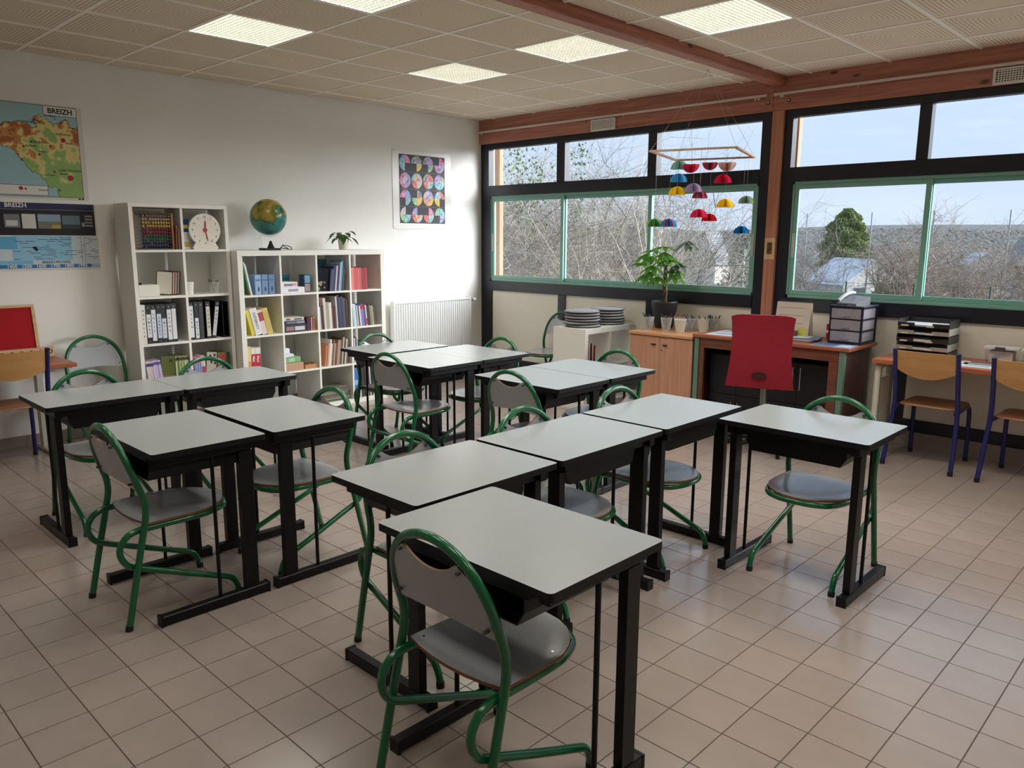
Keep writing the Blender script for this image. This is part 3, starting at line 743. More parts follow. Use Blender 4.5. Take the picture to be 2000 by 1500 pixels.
# --- binders
def binder(label, y, z, th, lab, letters, lean=0., col=(30, 31, 33), lc=(222, 222, 226), x=.43, tc=None):
    x -= .11; a = R(lean); o = MB().cbox(-.255, 0, 0, th, 0, .312, .002).obj('ring_binder', cmat(col), None, (x, y, z+.001+(th*math.sin(-a) if lean < 0 else 0)), (a, 0, 0))
    tag(o, label, 'binder', 'ring binders in the tall bookcase')
    if lab:
        z0, z1 = lab
        MB().box(0, .0008, .003, th-.003, z0, z1).obj('spine_label', cmat(lc), o)
        zc = z1-.03; st = min(.034, (z1-z0-.04)/max(1, len(letters)))
        for ch in letters:
            text(ch, .021, cmat(tc) if tc else ink, o, Matrix.Translation((.0009, th/2, zc-.012)) @ ONLEFT, 'CENTER', .0004, 'letter'); zc -= st
    for zz in (.016, .287):
        if not lab or zz < lab[0]-.005 or zz > lab[1]+.005: MB().cyl((0, th/2, zz), (.001, th/2, zz), .005, n=10).obj('finger_ring', chrome, o)
    return o
bt = .0405; yb = TC[0][0]+.003
specs = [((.004, .30), 'NOVALIE', (224, 222, 214), (226, 224, 214)), ((.05, .235), 'EMERY', None, None), ((.02, .27), 'LOLIC', None, None), ((.04, .235), 'SARCEL', None, (196, 206, 224)), ((.035, .195), 'MYLI', None, (214, 214, 226)), ((.02, .265), 'LOUNA', None, None), ((.022, .27), '', None, None)]
for k, (lb, tx, c, lc) in enumerate(specs):
    desc = 'white ring binder at the left end of the left binder row' if k == 0 else 'black ring binder with white spine label, %s in the left binder row' % ORD[k]
    binder(desc, yb, TZ[2], bt-.001, lb, tx, 0, c or (30, 31, 33), lc or (222, 222, 226), .432+.004*(k % 2)); yb += bt
binder('black ring binder with white label, first in the right binder row', TC[1][0]+.004, TZ[2], .038, (.02, .28), 'HELEN')
binder('black ring binder with teal lettering on a low white label', TC[1][0]+.048, TZ[2], .036, (.01, .18), 'MARIN', tc=(30, 110, 96))
binder('plain black ring binder without label in the right binder row', TC[1][0]+.088, TZ[2], .036, None, '', 0, (52, 53, 57))
binder('black ring binder with cream label in the middle of the right row', TC[1][0]+.146, TZ[2], .038, (.02, .27), 'SUZON', 0, (26, 26, 28), (204, 200, 188))
binder('black ring binder with grey label tilted to the right', TC[1][0]+.188, TZ[2], .036, (.02, .265), 'MAEL', -9, (24, 24, 26), (206, 206, 206))
m = MB(); m.box(-.22, 0, 0, .055, 0, .012); m.box(-.22, -.205, 0, .055, .012, .3); m.box(-.22, 0, .047, .055, .012, .3); m.box(-.22, 0, 0, .008, .012, .3)
tag(m.obj('magazine_file', black_plastic, None, (.32, -3.335, TZ[2]+.001)), 'black magazine file at the right end of the binder row', 'file box')
# --- fourth row of the tall bookcase
random.seed(3)
y = TC[0][0]+.004
it = [(.0105, .225, .16, random.choice([(206, 196, 220), (214, 190, 206), (222, 206, 186)]), 6, (.82, .93, (58, 52, 110))) for k in range(5)]+[(.0105, .23, .16, (202, 188, 220), 6, (.84, .94, (92, 84, 150))) for k in range(5)]
row('exercise_book', 'book', 'slim exercise book', 'lowest left cell of tall bookcase', .325, y+.03, TZ[3], it, 'slim exercise books')
gb = tag(MB().cbox(-.004, 0, 0, .10, 0, .25, .001).obj('green_album', cmat((104, 112, 60)), None, (.285, -3.861, TZ[3]+.001), (0, 0, R(-18))), 'olive green album turned cover outwards in the tall bookcase', 'book')
MB().box(0, .0008, .004, .096, .01, .09).obj('cover_picture', cmat((150, 120, 92)), gb); MB().box(0, .0008, .06, .085, .2, .222).obj('cover_title', cmat((60, 66, 40)), gb)
it = [(.0108, .24+.004*(k % 2), .17, random.choice([(176, 186, 130), (150, 164, 104), (196, 200, 156)]), 0, (.86, .97, (46, 56, 40))) for k in range(9)]
row('green_workbook', 'book', 'thin workbook', 'beside the olive album', .326, -3.762, TZ[3], it, 'green workbooks')
y = TC[1][0]+.004
it = [(.0095, .225, .16, (206, 120, 160), 3, (.3, .72, (140, 170, 214))) for k in range(6)]+[(.010, .225, .16, (226, 220, 214), 3, (.2, .6, (190, 60, 110))) for k in range(3)]
row('pink_workbook', 'book', 'thin striped workbook', 'right column of tall bookcase', .326, y+.02, TZ[3], it, 'pink striped workbooks')
gb = tag(MB().cbox(-.004, 0, 0, .08, 0, .245, .001).obj('spotted_album', cmat((196, 190, 178)), None, (.30, -3.505, TZ[3]+.0085), (R(-5), 0, R(-12))), 'pale album with dark spots, cover outwards, in the tall bookcase', 'book')
for yy, zz in ((.02, .2), (.055, .21), (.03, .15), (.06, .14)): MB().box(0, .0008, yy, yy+.016, zz, zz+.022).obj('cover_spot', cmat((50, 46, 44)), gb)
it = [(.013, .238, .17, (108, 150, 74), -5, (.68, .97, (186, 60, 60))) for k in range(5)]+[(.014, .232, .17, (40, 70, 44), -5, (.05, .4, (130, 24, 36))) for k in range(2)]
row('phonics_reader', 'book', 'reader with red top', 'beside the spotted album', .328, -3.418, TZ[3], it, 'red and green readers')

# --- wide bookcase
G = '%s of wide bookcase'
def cell(r, c): return KC[c][0]+.003, KZ[r]
y, z = cell(0, 0)
row('slim_book', 'book', 'slim book', G % 'top left cell', .43, y+.055, z, [(.010, .235, .19, (64, 130, 74), 11, (.02, .2, (176, 36, 44))), (.008, .285, .2, (214, 224, 218), 11), (.009, .27, .2, (196, 206, 216), 11)], 'leaning slim books')
for k in range(3):
    o = tag(MB().cbox(-.16, 0, 0, .056, 0, .172, .002).obj('archive_box', cmat([(140, 170, 204), (108, 138, 176), (98, 126, 164)][k]), None, (.435, y+.108+.064*k, z+.001)), 'blue boxed set, %s of three in the top left cell' % ORD[k], 'box', 'blue boxed sets')
    MB().box(0, .0008, .006, .05, .12, .132).obj('title_strip', cmat((70, 100, 146)), o)
    MB().prism([(.024, .03), (.034, .03), (.04, .045), (.03, .075), (.022, .05)], 0, .0009, mat=ONLEFT).obj('emblem', cmat((24, 44, 86)), o)
y, z = cell(0, 1)
o = tag(MB().cbox(-.2, 0, 0, .225, 0, .052, .002).obj('game_box', cmat((230, 226, 230)), None, (.435, y, z+.001)), 'lower flat white game box in the second top cell', 'box')
MB().box(0, .0008, .06, .16, .014, .036).obj('print', cmat((150, 146, 166)), o)
o = tag(MB().cbox(-.19, 0, 0, .155, 0, .045, .002).obj('game_box', cmat((232, 230, 232)), None, (.43, y+.002, z+.0535)), 'upper flat white game box in the second top cell', 'box')
MB().box(0, .0008, .02, .11, .01, .032).obj('print', cmat((120, 116, 120)), o); MB().box(0, .0008, .115, .148, .01, .036).obj('print', cmat((206, 150, 170)), o)
o = tag(MB().cbox(-.09, 0, 0, .066, 0, .158, .002).obj('game_box', cmat((30, 64, 84)), None, (.41, y+.24, z+.001)), 'upright teal picture game box in the second top cell', 'box')
MB().prism(rrect(.006, .06, .085, .15, .004), 0, .0009, mat=ONLEFT).obj('picture', cmat((100, 150, 176)), o); MB().prism(rrect(.006, .06, .01, .075, .004), 0, .0009, mat=ONLEFT).obj('picture', cmat((150, 128, 128)), o)
o = tag(MB().cbox(-.07, 0, 0, .10, 0, .155, .002).obj('game_box', cmat((40, 110, 136)), None, (.222, y+.10, z+.001), (0, 0, 0)), 'blue game box standing behind the flat white boxes', 'box')
y, z = cell(0, 2)
C_ = [(24, 28, 60), (70, 72, 110), (28, 36, 72), (36, 60, 96), (190, 196, 206), (128, 40, 72), (60, 52, 92), (168, 186, 206), (90, 160, 196), (22, 30, 46), (70, 44, 46)]
row('picture_book', 'book', 'picture book', G % 'top row third cell', .435, y+.125, z, [(.0128 if k else .014, [.205, .20, .225, .23, .235, .235, .24, .265, .28, .235, .2][k], .21, c, -7) for k, c in enumerate(C_)], 'leaning picture books')
fb = tag(MB().cbox(-.004, 0, 0, .115, 0, .205, .001).obj('open_facing_book', cmat((22, 24, 44)), None, (.432, y+.004, z+.002), (R(-6), 0, R(-30))), 'dark blue flower-covered book turned cover outwards', 'book')
fb.location = (.36, y+.010, z+.0135); fb.rotation_euler = (R(-6), 0, R(-30)); fb.name = 'facing_book'
for k in range(9):
    yy, zz, s_ = random.uniform(.01, .09), random.uniform(.01, .08), random.uniform(.008, .018)
    MB().prism([(yy+s_*math.cos(2*PI*q/7), zz+s_*math.sin(2*PI*q/7)) for q in range(7)], 0, .0008, mat=ONLEFT).obj('cover_flower', cmat(random.choice([(150, 160, 110), (196, 196, 180), (176, 130, 100), (90, 120, 80)])), fb)
tb = tag(MB().cbox(-.005, 0, 0, .14, 0, .285, .002).obj('tall_folder', cmat((84, 140, 168)), None, (.16, y+.15, z+.002), (0, R(-3), 0)), 'light blue folder standing at the back of the third top cell', 'folder')
y, z = cell(0, 3)
for k in range(14):
    g0 = k < 6
    book('red_magazine', 'magazine', 'red magazine, %s from the left in the top right cell' % ORD[k], .43-(.0 if g0 else .004), y+.004+(.0135*k if g0 else .0135*k+.004), z, .0125, .205+(.004*(k % 3)), .17, random.choice([(214, 110, 106), (196, 84, 84), (222, 140, 130)]) if k < 9 else random.choice([(150, 30, 34), (128, 24, 30), (166, 40, 40)]), 0, 'red magazines')
tagm = tag(MB().cbox(-.002, 0, 0, .045, 0, .05, .0005).obj('label_card', M('card_dark', (70, 62, 52), .6), None, (.008, -1.965, 1.34)), 'small dark label card stuck on the wall behind the red magazines', 'card')
y, z = cell(1, 0)
o = book('yellow_pages', 'book', 'slim yellow dictionary at the left of the second row', .43, y+.056, z, .032, .225, .17, (214, 202, 60), 13, 'dictionaries')
o = book('dictionary', 'book', 'thick white dictionary with blue vertical title', .435, y+.0905, z, .066, .235, .18, (226, 222, 220), 13, 'dictionaries')
text('DIDEROT', .036, cmat((60, 80, 120)), o, Matrix.Translation((.001, .022, .20)) @ ONLEFT @ Matrix.Rotation(-PI/2, 4, 'Z'), 'LEFT', 0, 'title')
o = book('dictionary', 'book', 'pink and white dictionary with red top, leaning', .43, y+.160, z, .046, .22, .17, (220, 196, 194), 13, 'dictionaries', (.55, .9, (170, 60, 64)))
o = book('dictionary', 'book', 'thick yellow dictionary at the right, leaning', .43, y+.2095, z, .052, .232, .18, (214, 190, 78), 13, 'dictionaries', (.1, .9, (196, 172, 90)))
y, z = cell(1, 1)
o = tag(MB().cbox(-.2, 0, 0, .22, 0, .07, .002).obj('game_box', cmat((38, 36, 40)), None, (.43, y+.012, z+.001)), 'black and white lower game box on the second row', 'box')
for a_, b_, c_ in ((.012, .09, (150, 110, 116)), (.10, .2, (196, 196, 200))): MB().box(0, .0008, a_, b_, .014, .05).obj('print', cmat(c_), o)
o = tag(MB().cbox(-.19, 0, 0, .205, 0, .03, .002).obj('game_box', cmat((48, 46, 62)), None, (.425, y+.018, z+.0718)), 'dark middle game box with pale print on the second row', 'box')
MB().box(0, .0008, .02, .11, .006, .024).obj('print', cmat((110, 112, 150)), o); MB().box(0, .0008, .115, .195, .004, .026).obj('print', cmat((140, 140, 160)), o)
o = tag(MB().cbox(-.19, 0, 0, .2, 0, .028, .002).obj('game_box', cmat((206, 200, 186)), None, (.42, y+.014, z+.1026)), 'cream top game box with dark lettering on the second row', 'box')
MB().box(0, .0008, .02, .06, .007, .021).obj('print', cmat((70, 60, 56)), o); MB().box(0, .0008, .1, .18, .007, .021).obj('print', cmat((90, 84, 84)), o)
row('small_novel', 'book', 'small novel', 'right of the stacked game boxes', .43, y+.238, z, [(.02, .118, .1, (60, 28, 44)), (.018, .12, .1, (88, 30, 56)), (.012, .122, .1, (196, 140, 160)), (.01, .12, .1, (84, 30, 44)), (.026, .125, .1, (190, 130, 60), 0, (.1, .9, (150, 96, 40)))], 'small novels')
y, z = cell(1, 2)
C_ = [(206, 204, 204), (90, 70, 64), (44, 34, 32), (212, 190, 174), (150, 152, 138), (214, 206, 192), (104, 44, 44), (70, 48, 56), (196, 192, 192), (34, 36, 52), (46, 62, 110), (52, 46, 52), (74, 66, 78), (60, 44, 46)]
TH = [.012, .012, .02, .026, .032, .028, .02, .02, .014, .026, .02, .018, .03, .022]
HH = [.21, .25, .22, .29, .25, .245, .2, .2, .30, .31, .29, .30, .28, .27]
row('story_book', 'book', 'story book', G % 'second row third cell', .432, y+.012, z, [(t_, h_, .2, c, 2) for k, (c, t_, h_) in enumerate(zip(C_, TH, HH))], 'story books')
y, z = cell(1, 3)
C_ = [(190, 206, 214), (206, 210, 214), (170, 178, 196), (64, 58, 60), (220, 216, 206), (120, 126, 180), (110, 120, 190), (120, 60, 110), (206, 214, 204), (44, 54, 50), (70, 60, 56), (150, 138, 100), (170, 158, 124), (80, 72, 70)]
row('reading_book', 'book', 'reading book', G % 'second row right cell', .432, y+.03, z, [(.0165, [.22, .215, .2, .19, .195, .205, .21, .205, .2, .19, .2, .19, .19, .18][k], .17, c, 5, (.8, .98, (176, 24, 40)) if k in (5, 6, 7) else ((.05, .35, (206, 40, 70)) if k == 8 else None)) for k, c in enumerate(C_)], 'reading books')
y, z = cell(2, 0)
o = book('tall_workbook', 'book', 'yellow and white tall workbook on the third row', .435, y+.004, z, .03, .26, .18, (224, 200, 130), 0, None, (.05, .5, (206, 150, 90)))
for k, (th, c) in enumerate(((.034, 'red-striped white dictionary left of its twin'), (.05, 'thick white dictionary with a big red panel'))):
    o = book('school_dictionary', 'book', c, .435, y+.036+.036*k, z, th, .245, .18, (226, 218, 212), 0, 'school dictionaries', (.22, .78, (186, 32, 48)))
    text('Maxi' if k else 'Mini', .03, white_paper, o, Matrix.Translation((.0012, th*.3, .175)) @ ONLEFT @ Matrix.Rotation(-PI/2, 4, 'Z'), 'LEFT', .0006, 'title')
y, z = cell(2, 1)
o = tag(MB().cbox(-.2, 0, 0, .175, 0, .072, .003).obj('cardboard_box', cmat((190, 150, 124)), None, (.44, y+.002, z+.001)), 'tan cardboard box at the bottom of the third-row stack', 'box')
o = tag(MB().cbox(-.16, 0, 0, .15, 0, .05, .003).obj('card_game', cmat((120, 172, 116)), None, (.425, y+.008, z+.0745)), 'pale green game box lying on the tan cardboard box', 'box')
MB().box(0, .0008, .03, .09, .01, .04).obj('print', cmat((170, 206, 160)), o)
o = tag(MB().cbox(-.1, 0, 0, .05, 0, .06, .003).obj('card_game', cmat((32, 92, 54)), None, (.40, y+.165, z+.0745)), 'dark green small game box beside the pale green one', 'box')
o.location = (.34, y+.185, z+.001); o.dimensions
o = tag(MB().cbox(-.12, 0, 0, .09, 0, .028, .003).obj('tissue_pack', cmat((214, 220, 232)), None, (.42, y+.004, z+.1258)), 'flat white pack lying on the pale green game box', 'pack')
o = tag(MB().cbox(-.08, 0, 0, .055, 0, .05, .003).obj('tissue_pack', cmat((224, 228, 238)), None, (.41, y+.004, z+.155)), 'small white cube box on top of the third-row stack', 'box')
tr_ = tag(empty('wooden_tray', (.43, y+.20, z+.001)), 'small wooden compartment tray on the third row', 'tray')
for a_ in ((-.12, 0, 0, .13, 0, .008), (-.12, -.112, 0, .13, .008, .04), (-.008, 0, 0, .13, .008, .04), (-.112, -.008, 0, .008, .008, .04), (-.112, -.008, .122, .13, .008, .04), (-.112, -.008, .06, .068, .008, .04)): MB().box(*a_).obj('tray_wall', wood('tray_wood', (200, 150, 96), (160, 106, 60), 'y', .5, False), tr_)
y, z = cell(2, 2)
C_ = [(196, 130, 90), (206, 150, 124), (222, 214, 204), (206, 196, 184), (128, 88, 76), (190, 166, 140), (120, 78, 66), (176, 150, 130), (150, 120, 96), (70, 60, 52), (176, 168, 140), (64, 56, 48), (190, 190, 180), (110, 84, 70)]
row('paperback', 'book', 'paperback', G % 'third row third cell', .432, y+.05, z, [(.0165, [.2, .21, .25, .21, .24, .21, .22, .24, .235, .25, .26, .22, .24, .22][k], .17, c, -7) for k, c in enumerate(C_)], 'paperbacks')
o = tag(MB().cbox(-.005, 0, 0, .13, 0, .27, .001).obj('grey_folder', cmat((150, 148, 146)), None, (.2, y+.05, z+.002), (0, R(-3), 0)), 'grey folder standing behind the paperbacks', 'folder')
cl = tag(empty('clear_tray', (.444, y+.12, z+.0005)), 'low clear plastic holder at the foot of the paperbacks', 'holder'); 
y, z = cell(2, 3)
row('thin_reader', 'book', 'thin reader', G % 'third row right cell', .43, y+.006, z, [(.012, .25, .17, (84, 82, 84)), (.012, .24, .17, (200, 200, 204)), (.014, .25, .17, (60, 60, 64)), (.012, .235, .17, (190, 196, 206)), (.016, .22, .17, (48, 48, 52)), (.02, .2, .17, (70, 70, 74)), (.02, .2, .17, (44, 44, 48)), (.02, .205, .17, (58, 56, 96))], 'thin readers')
y, z = cell(3, 1)
o = tag(MB().cbox(-.1, 0, 0, .07, 0, .12, .003).obj('purple_box', cmat((76, 66, 142)), None, (.43, y+.004, z+.001)), 'small purple box in the bottom row of the wide bookcase', 'box')
MB().box(0, .0008, .012, .058, .06, .1).obj('print', cmat((40, 36, 84)), o)
for k in range(4):
    o = tag(MB().cbox(-.2, 0, 0, .2, 0, .006, .001).obj('loose_magazine', cmat([(196, 196, 190), (110, 112, 110), (220, 218, 212), (150, 150, 148)][k]), None, (.43-.01*k, y+.10+.008*k, z+.001+.0065*k), (0, 0, R(2*k-3))), 'loose magazine, %s from the bottom of the pile beside the purple box' % ORD[k], 'magazine', 'loose magazines')
y, z = cell(3, 2)
random.seed(5)
for k in range(12):
    o = tag(MB().cbox(-.21, 0, 0, .285, 0, .0105, .001).obj('newspaper', cmat(random.choice([(150, 140, 122), (120, 110, 96), (176, 168, 150), (96, 88, 78), (104, 130, 120)])), None, (.43+random.uniform(-.012, .004), y+.02+random.uniform(0, .012), z+.001+.0115*k), (0, 0, R(random.uniform(-2, 2)))), 'magazine, %s from the bottom of the flat pile in the wide bookcase' % ORD[k], 'magazine', 'flat pile of magazines')
y, z = cell(3, 3)
o = book('blue_binder', 'binder', 'blue glossy binder at the left of the bottom right cell', .435, y+.008, z, .05, .29, .2, (60, 110, 180), 0, None, (.45, .62, (140, 180, 220)))
row('dark_magazine', 'magazine', 'magazine', 'beside the blue binder', .43, y+.075, z, [(.016, .29, .2, c, 3) for c in ((196, 198, 202), (44, 46, 48), (60, 62, 58), (36, 36, 40), (70, 60, 58), (200, 198, 194), (46, 44, 46), (206, 204, 200), (30, 30, 34))], 'dark magazines')
bpy.data.objects.remove(cl)
# ================================================================== on top of the wide bookcase, wall, radiator
KT = 1.475
gl = tag(empty('globe', (.25, -2.82, KT+.0005)), 'terrestrial globe on a black stand on top of the wide bookcase', 'globe')
def globe_mat():
    m = bpy.data.materials.new('globe_map'); m.use_nodes = True; n = m.node_tree; L = n.links; b = n.nodes['Principled BSDF']; b.inputs['Roughness'].default_value = .22
    t = n.nodes.new('ShaderNodeTexCoord'); no = n.nodes.new('ShaderNodeTexNoise'); no.inputs['Scale'].default_value = 7.5; no.inputs['Detail'].default_value = 6
    L.new(t.outputs['Object'], no.inputs[0])
    sp = n.nodes.new('ShaderNodeSeparateXYZ'); L.new(t.outputs['Object'], sp.inputs[0])
    ad = n.nodes.new('ShaderNodeMath'); ad.operation = 'MULTIPLY_ADD'; ad.inputs[1].default_value = 1.5; L.new(sp.outputs['Z'], ad.inputs[0]); L.new(no.outputs['Fac'], ad.inputs[2])
    r = n.nodes.new('ShaderNodeValToRGB'); e = r.color_ramp.elements; e[0].position = .30; e[0].color = lin((34, 104, 108)); e[1].position = .56; e[1].color = lin((64, 136, 126))
    for p, c in ((.57, (40, 84, 48)), (.63, (112, 120, 54)), (.72, (176, 150, 70)), (.84, (140, 104, 50))):
        q = e.new(p); q.color = lin(c)
    L.new(ad.outputs[0], r.inputs[0]); L.new(r.outputs[0], b.inputs['Base Color']); return m
MB().sphere((0, 0, 0), .158, 36, 24).obj('sphere', globe_mat(), gl, (0, 0, .288), (R(18), R(14), 0))
MB().cbox(-.062, .062, -.075, .075, 0, .018, .004).obj('stand_base', black_plastic, gl)
MB().lathe([(.034, .018), (.028, .03), (.016, .055), (.010, .078), (.004, .082)], 16).obj('stand_cone', black_plastic, gl, (0, .01, 0))
arc = [(0, .170*math.cos(R(a)), .288+.170*math.sin(R(a))) for a in range(-118, 63, 6)]
MB().tube(arc, .0032, 6).obj('meridian_arm', M('clear_plastic', (214, 218, 216), .15), gl)
MB().tube(smooth_path([(0, -.080, .138), (0, -.075, .11), (0, -.068, .06), (.0, -.05, .02)], 5), .003, 6).obj('support_wire', chrome, gl)
cb = smooth_path([(.02, .078, .008), (.03, .10, .03), (.0, .13, .045), (-.02, .155, .03), (.02, .175, .01), (.04, .14, .012), (.0, .11, .02), (-.02, .15, .04), (.03, .185, .03), (.03, .2, .008), (-.02, .21, .005)], 6)
MB().tube(cb, .0035, 6).obj('power_cable', black_plastic, gl)
# small plant
leafm = M('leaf_green', (52, 92, 46), .4, var=.25, vs=20)
sp_ = tag(empty('potted_plant', (.25, -2.045, KT+.0005)), 'small leafy plant in a white pot on top of the wide bookcase', 'plant')
MB().lathe([(.040, 0), (.043, .004), (.052, .095), (.052, .1), (.047, .1), (.045, .088), (.002, .086)], 24).obj('pot', M('pot_cream', (226, 220, 204), .4), sp_)
def leaf(mb, base, d, L, w, droop=.3, n=5):
    d = Vector(d).normalized(); side = d.cross(Vector((0, 0, 1)))
    side = side.normalized() if side.length > 1e-3 else Vector((1, 0, 0)); nrm = side.cross(d)
    P = []; 
    for i in range(n+1):
        u = i/n; c = Vector(base)+d*L*u-Vector((0, 0, 1))*droop*L*u*u
        ww = w*math.sin(PI*min(1, .08+.92*u)**.8) if i < n else 0
        P += [tuple(c-side*ww), tuple(c+nrm*ww*-.25), tuple(c+side*ww)]
    F = []
    for i in range(n): a = i*3; F += [(a, a+1, a+4, a+3), (a+1, a+2, a+5, a+4)]
    mb.add(P, F, 0, True)
random.seed(21)
for k in range(16):
    a = 2*PI*k/16+random.uniform(-.2, .2); el = random.uniform(-.1, 1.0); r0 = random.uniform(.03, .1)
    tip = Vector((r0*math.cos(a), r0*math.sin(a), .115+r0*el*.9))
    m = MB(); leaf(m, (0, 0, 0), (math.cos(a), math.sin(a), -.5+.5*el), random.uniform(.06, .08), .026, .5)
    lf = m.obj('leaf', leafm, sp_, tip)
    MB().tube([Vector((.0, .0, .09))-tip, (Vector((.3*tip.x, .3*tip.y, .125))-tip), Vector((0, 0, 0))], .0018, 5).obj('stem', leafm, lf)

# radiator
ra = tag(empty('radiator', (0, 0, 0)), 'white ribbed panel radiator on the wall beside the bookcase', 'radiator')
radm = M('radiator_white', (226, 226, 224), .35)
y0, y1, z0, z1 = -1.35, -.24, .20, .93
P = []; n = 33; pitch = (y1-y0-.04)/n
prof = []
for k in range(n):
    yy = y0+.02+k*pitch
    prof += [(yy, .100), (yy+pitch*.30, .100), (yy+pitch*.42, .108), (yy+pitch*.88, .108)]
prof.append((y1-.02, .100))
m = MB(); K = len(prof)
vs = [(x, y, z0+.02) for y, x in prof]+[(x, y, z1-.04) for y, x in prof]
m.add(vs, [(i, i+1, K+i+1, K+i) for i in range(K-1)])
m.box(.092, .0995, y0+.02, y1-.02, z0+.01, z1-.03)
m.obj('front_panel', radm, ra)
MB().cbox(.045, .053, y0+.02, y1-.02, z0+.01, z1-.03, .002).obj('rear_panel', radm, ra)
MB().cbox(.045, .11, y0, y0+.02, z0, z1, .004).obj('side_cover', radm, ra); MB().cbox(.045, .11, y1-.02, y1, z0, z1, .004).obj('side_cover', radm, ra)
m = MB(); m.box(.045, .11, y0+.02, y1-.02, z1-.03, z1-.012); 
m.obj('top_grille', radm, ra)
for y in (-1.1, -.5): MB().box(.003, .045, y-.02, y+.02, .3, .86).obj('wall_bracket', radm, ra)
MB().cyl((.078, y1, .89), (.078, y1+.03, .89), .012, n=12).obj('valve_body', chrome, ra)
th_ = MB().cyl((.078, y1+.03, .89), (.078, y1+.10, .89), .021, .019, n=16).obj('thermostat_head', radm, ra)
MB().cyl((.078, y1+.032, .89), (.078, y1+.045, .89), .0225, n=16).obj('black_ring', black_plastic, th_)
MB().tube(smooth_path([(.078, y1+.015, .885), (.07, y1+.02, .7), (.04, y1+.03, .3), (.03, y1+.03, .0)], 4), .008, 8).obj('pipe', radm, ra)

# ------------------------------------------------------------------ posters
def map_mat():
    m = bpy.data.materials.new('relief_map_print'); m.use_nodes = True; n = m.node_tree; L = n.links; b = n.nodes['Principled BSDF']; b.inputs['Roughness'].default_value = .3
    t = n.nodes.new('ShaderNodeTexCoord'); sp = n.nodes.new('ShaderNodeSeparateXYZ'); L.new(t.outputs['Object'], sp.inputs[0])
    def mt(op, a, b_=None, v=None, w=None):
        q = n.nodes.new('ShaderNodeMath'); q.operation = op
        L.new(a, q.inputs[0]) if not isinstance(a, (int, float)) else setattr(q.inputs[0], 'default_value', a)
        if b_ is not None: L.new(b_, q.inputs[1])
        if v is not None: q.inputs[1].default_value = v
        if w is not None: L.new(w, q.inputs[2])
        return q.outputs[0]
    def nois(sc, det=6):
        q = n.nodes.new('ShaderNodeTexNoise'); q.inputs['Scale'].default_value = sc; q.inputs['Detail'].default_value = det; L.new(t.outputs['Object'], q.inputs[0]); return q.outputs['Fac']
    y, z = sp.outputs['Y'], sp.outputs['Z']       # y: 0 at right edge, negative to the left; z up from the lower edge
    wob = mt('MULTIPLY', mt('SUBTRACT', nois(9), v=.5), v=.34)
    # southern sea: below a line falling to the right ; northern sea: above a line
    s1 = mt('ADD', mt('ADD', mt('MULTIPLY', y, v=.95), mt('ADD', z, wob)), v=.14)      # <0 sea (lower left)
    nn = mt('SUBTRACT', mt('ADD', mt('MULTIPLY', y, v=-.10), mt('ADD', z, wob)), v=.585)  # >0 sea (top)
    s2 = mt('MULTIPLY', nn, v=-1.0)
    land = mt('GREATER_THAN', mt('MINIMUM', s1, s2), v=0)
    # relief: high towards the upper left and the right edge
    hgt = mt('ADD', mt('MULTIPLY', nois(11, 8), v=1.15), mt('MULTIPLY', mt('MINIMUM', mt('ABSOLUTE', mt('ADD', y, v=.21)), v=.30), v=.55))
    hgt = mt('ADD', hgt, mt('MULTIPLY', mt('SUBTRACT', z, v=.40), v=.55))
    r = n.nodes.new('ShaderNodeValToRGB'); e = r.color_ramp.elements; r.color_ramp.interpolation = 'CONSTANT'
    e[0].position = 0; e[0].color = lin((150, 186, 106)); e[1].position = .60; e[1].color = lin((228, 212, 136))
    q = e.new(.70); q.color = lin((206, 140, 74)); q = e.new(.78); q.color = lin((176, 96, 54)); q = e.new(.54); q.color = lin((176, 198, 118))
    L.new(hgt, r.inputs[0])
    mi = n.nodes.new('ShaderNodeMixRGB'); mi.inputs[1].default_value = lin((160, 200, 208)); L.new(land, mi.inputs[0]); L.new(r.outputs[0], mi.inputs[2])
    ed = mt('LESS_THAN', mt('ABSOLUTE', mt('MINIMUM', s1, s2)), v=.004)
    m2 = n.nodes.new('ShaderNodeMixRGB'); m2.inputs[2].default_value = lin((60, 80, 70)); L.new(ed, m2.inputs[0]); L.new(mi.outputs[0], m2.inputs[1])
    L.new(m2.outputs[0], b.inputs['Base Color']); return m
gloss_paper = M('gloss_paper', (222, 218, 210), .3)
mp_ = tag(empty('map_poster', (.002, -4.205, 1.862)), 'colourful relief map poster titled BREIZH on the left wall', 'poster')
PW, PH = 1.15, .69
MB().box(0, .0015, -PW, .0, 0, PH).obj('sheet', gloss_paper, mp_)
MB().box(.0015, .002, -PW+.03, -.035, .02, PH-.01).obj('map_print', map_mat(), mp_)
blk = M('poster_black', (22, 22, 26), .35); redp = M('poster_red', (176, 22, 26), .4); navy = M('poster_navy', (22, 28, 66), .35)
for a_ in ((-PW+.03, -.035, .018, .0215), (-PW+.03, -.035, PH-.0115, PH-.008), (-.038, -.035, .018, PH-.008)): MB().box(.002, .0026, *a_).obj('border_line', blk, mp_)
MB().box(.002, .0025, -.26, -.038, PH-.075, PH-.0115).obj('title_box', white_paper, mp_); MB().box(.002, .0024, -.263, -.038, PH-.078, PH-.0115).obj('title_frame', blk, mp_)
text('BREIZH', .052, blk, mp_, Matrix.Translation((.0026, -.149, PH-.06)) @ ONLEFT, 'CENTER', .0016, 'title')
def disc(par, y, z, r, mat, x=.0022, nm='city_dot'): MB().prism([(y+r*math.cos(2*PI*k/18), z+r*math.sin(2*PI*k/18)) for k in range(18)], x, x+.0006, mat=ONLEFT).obj(nm, mat, par)
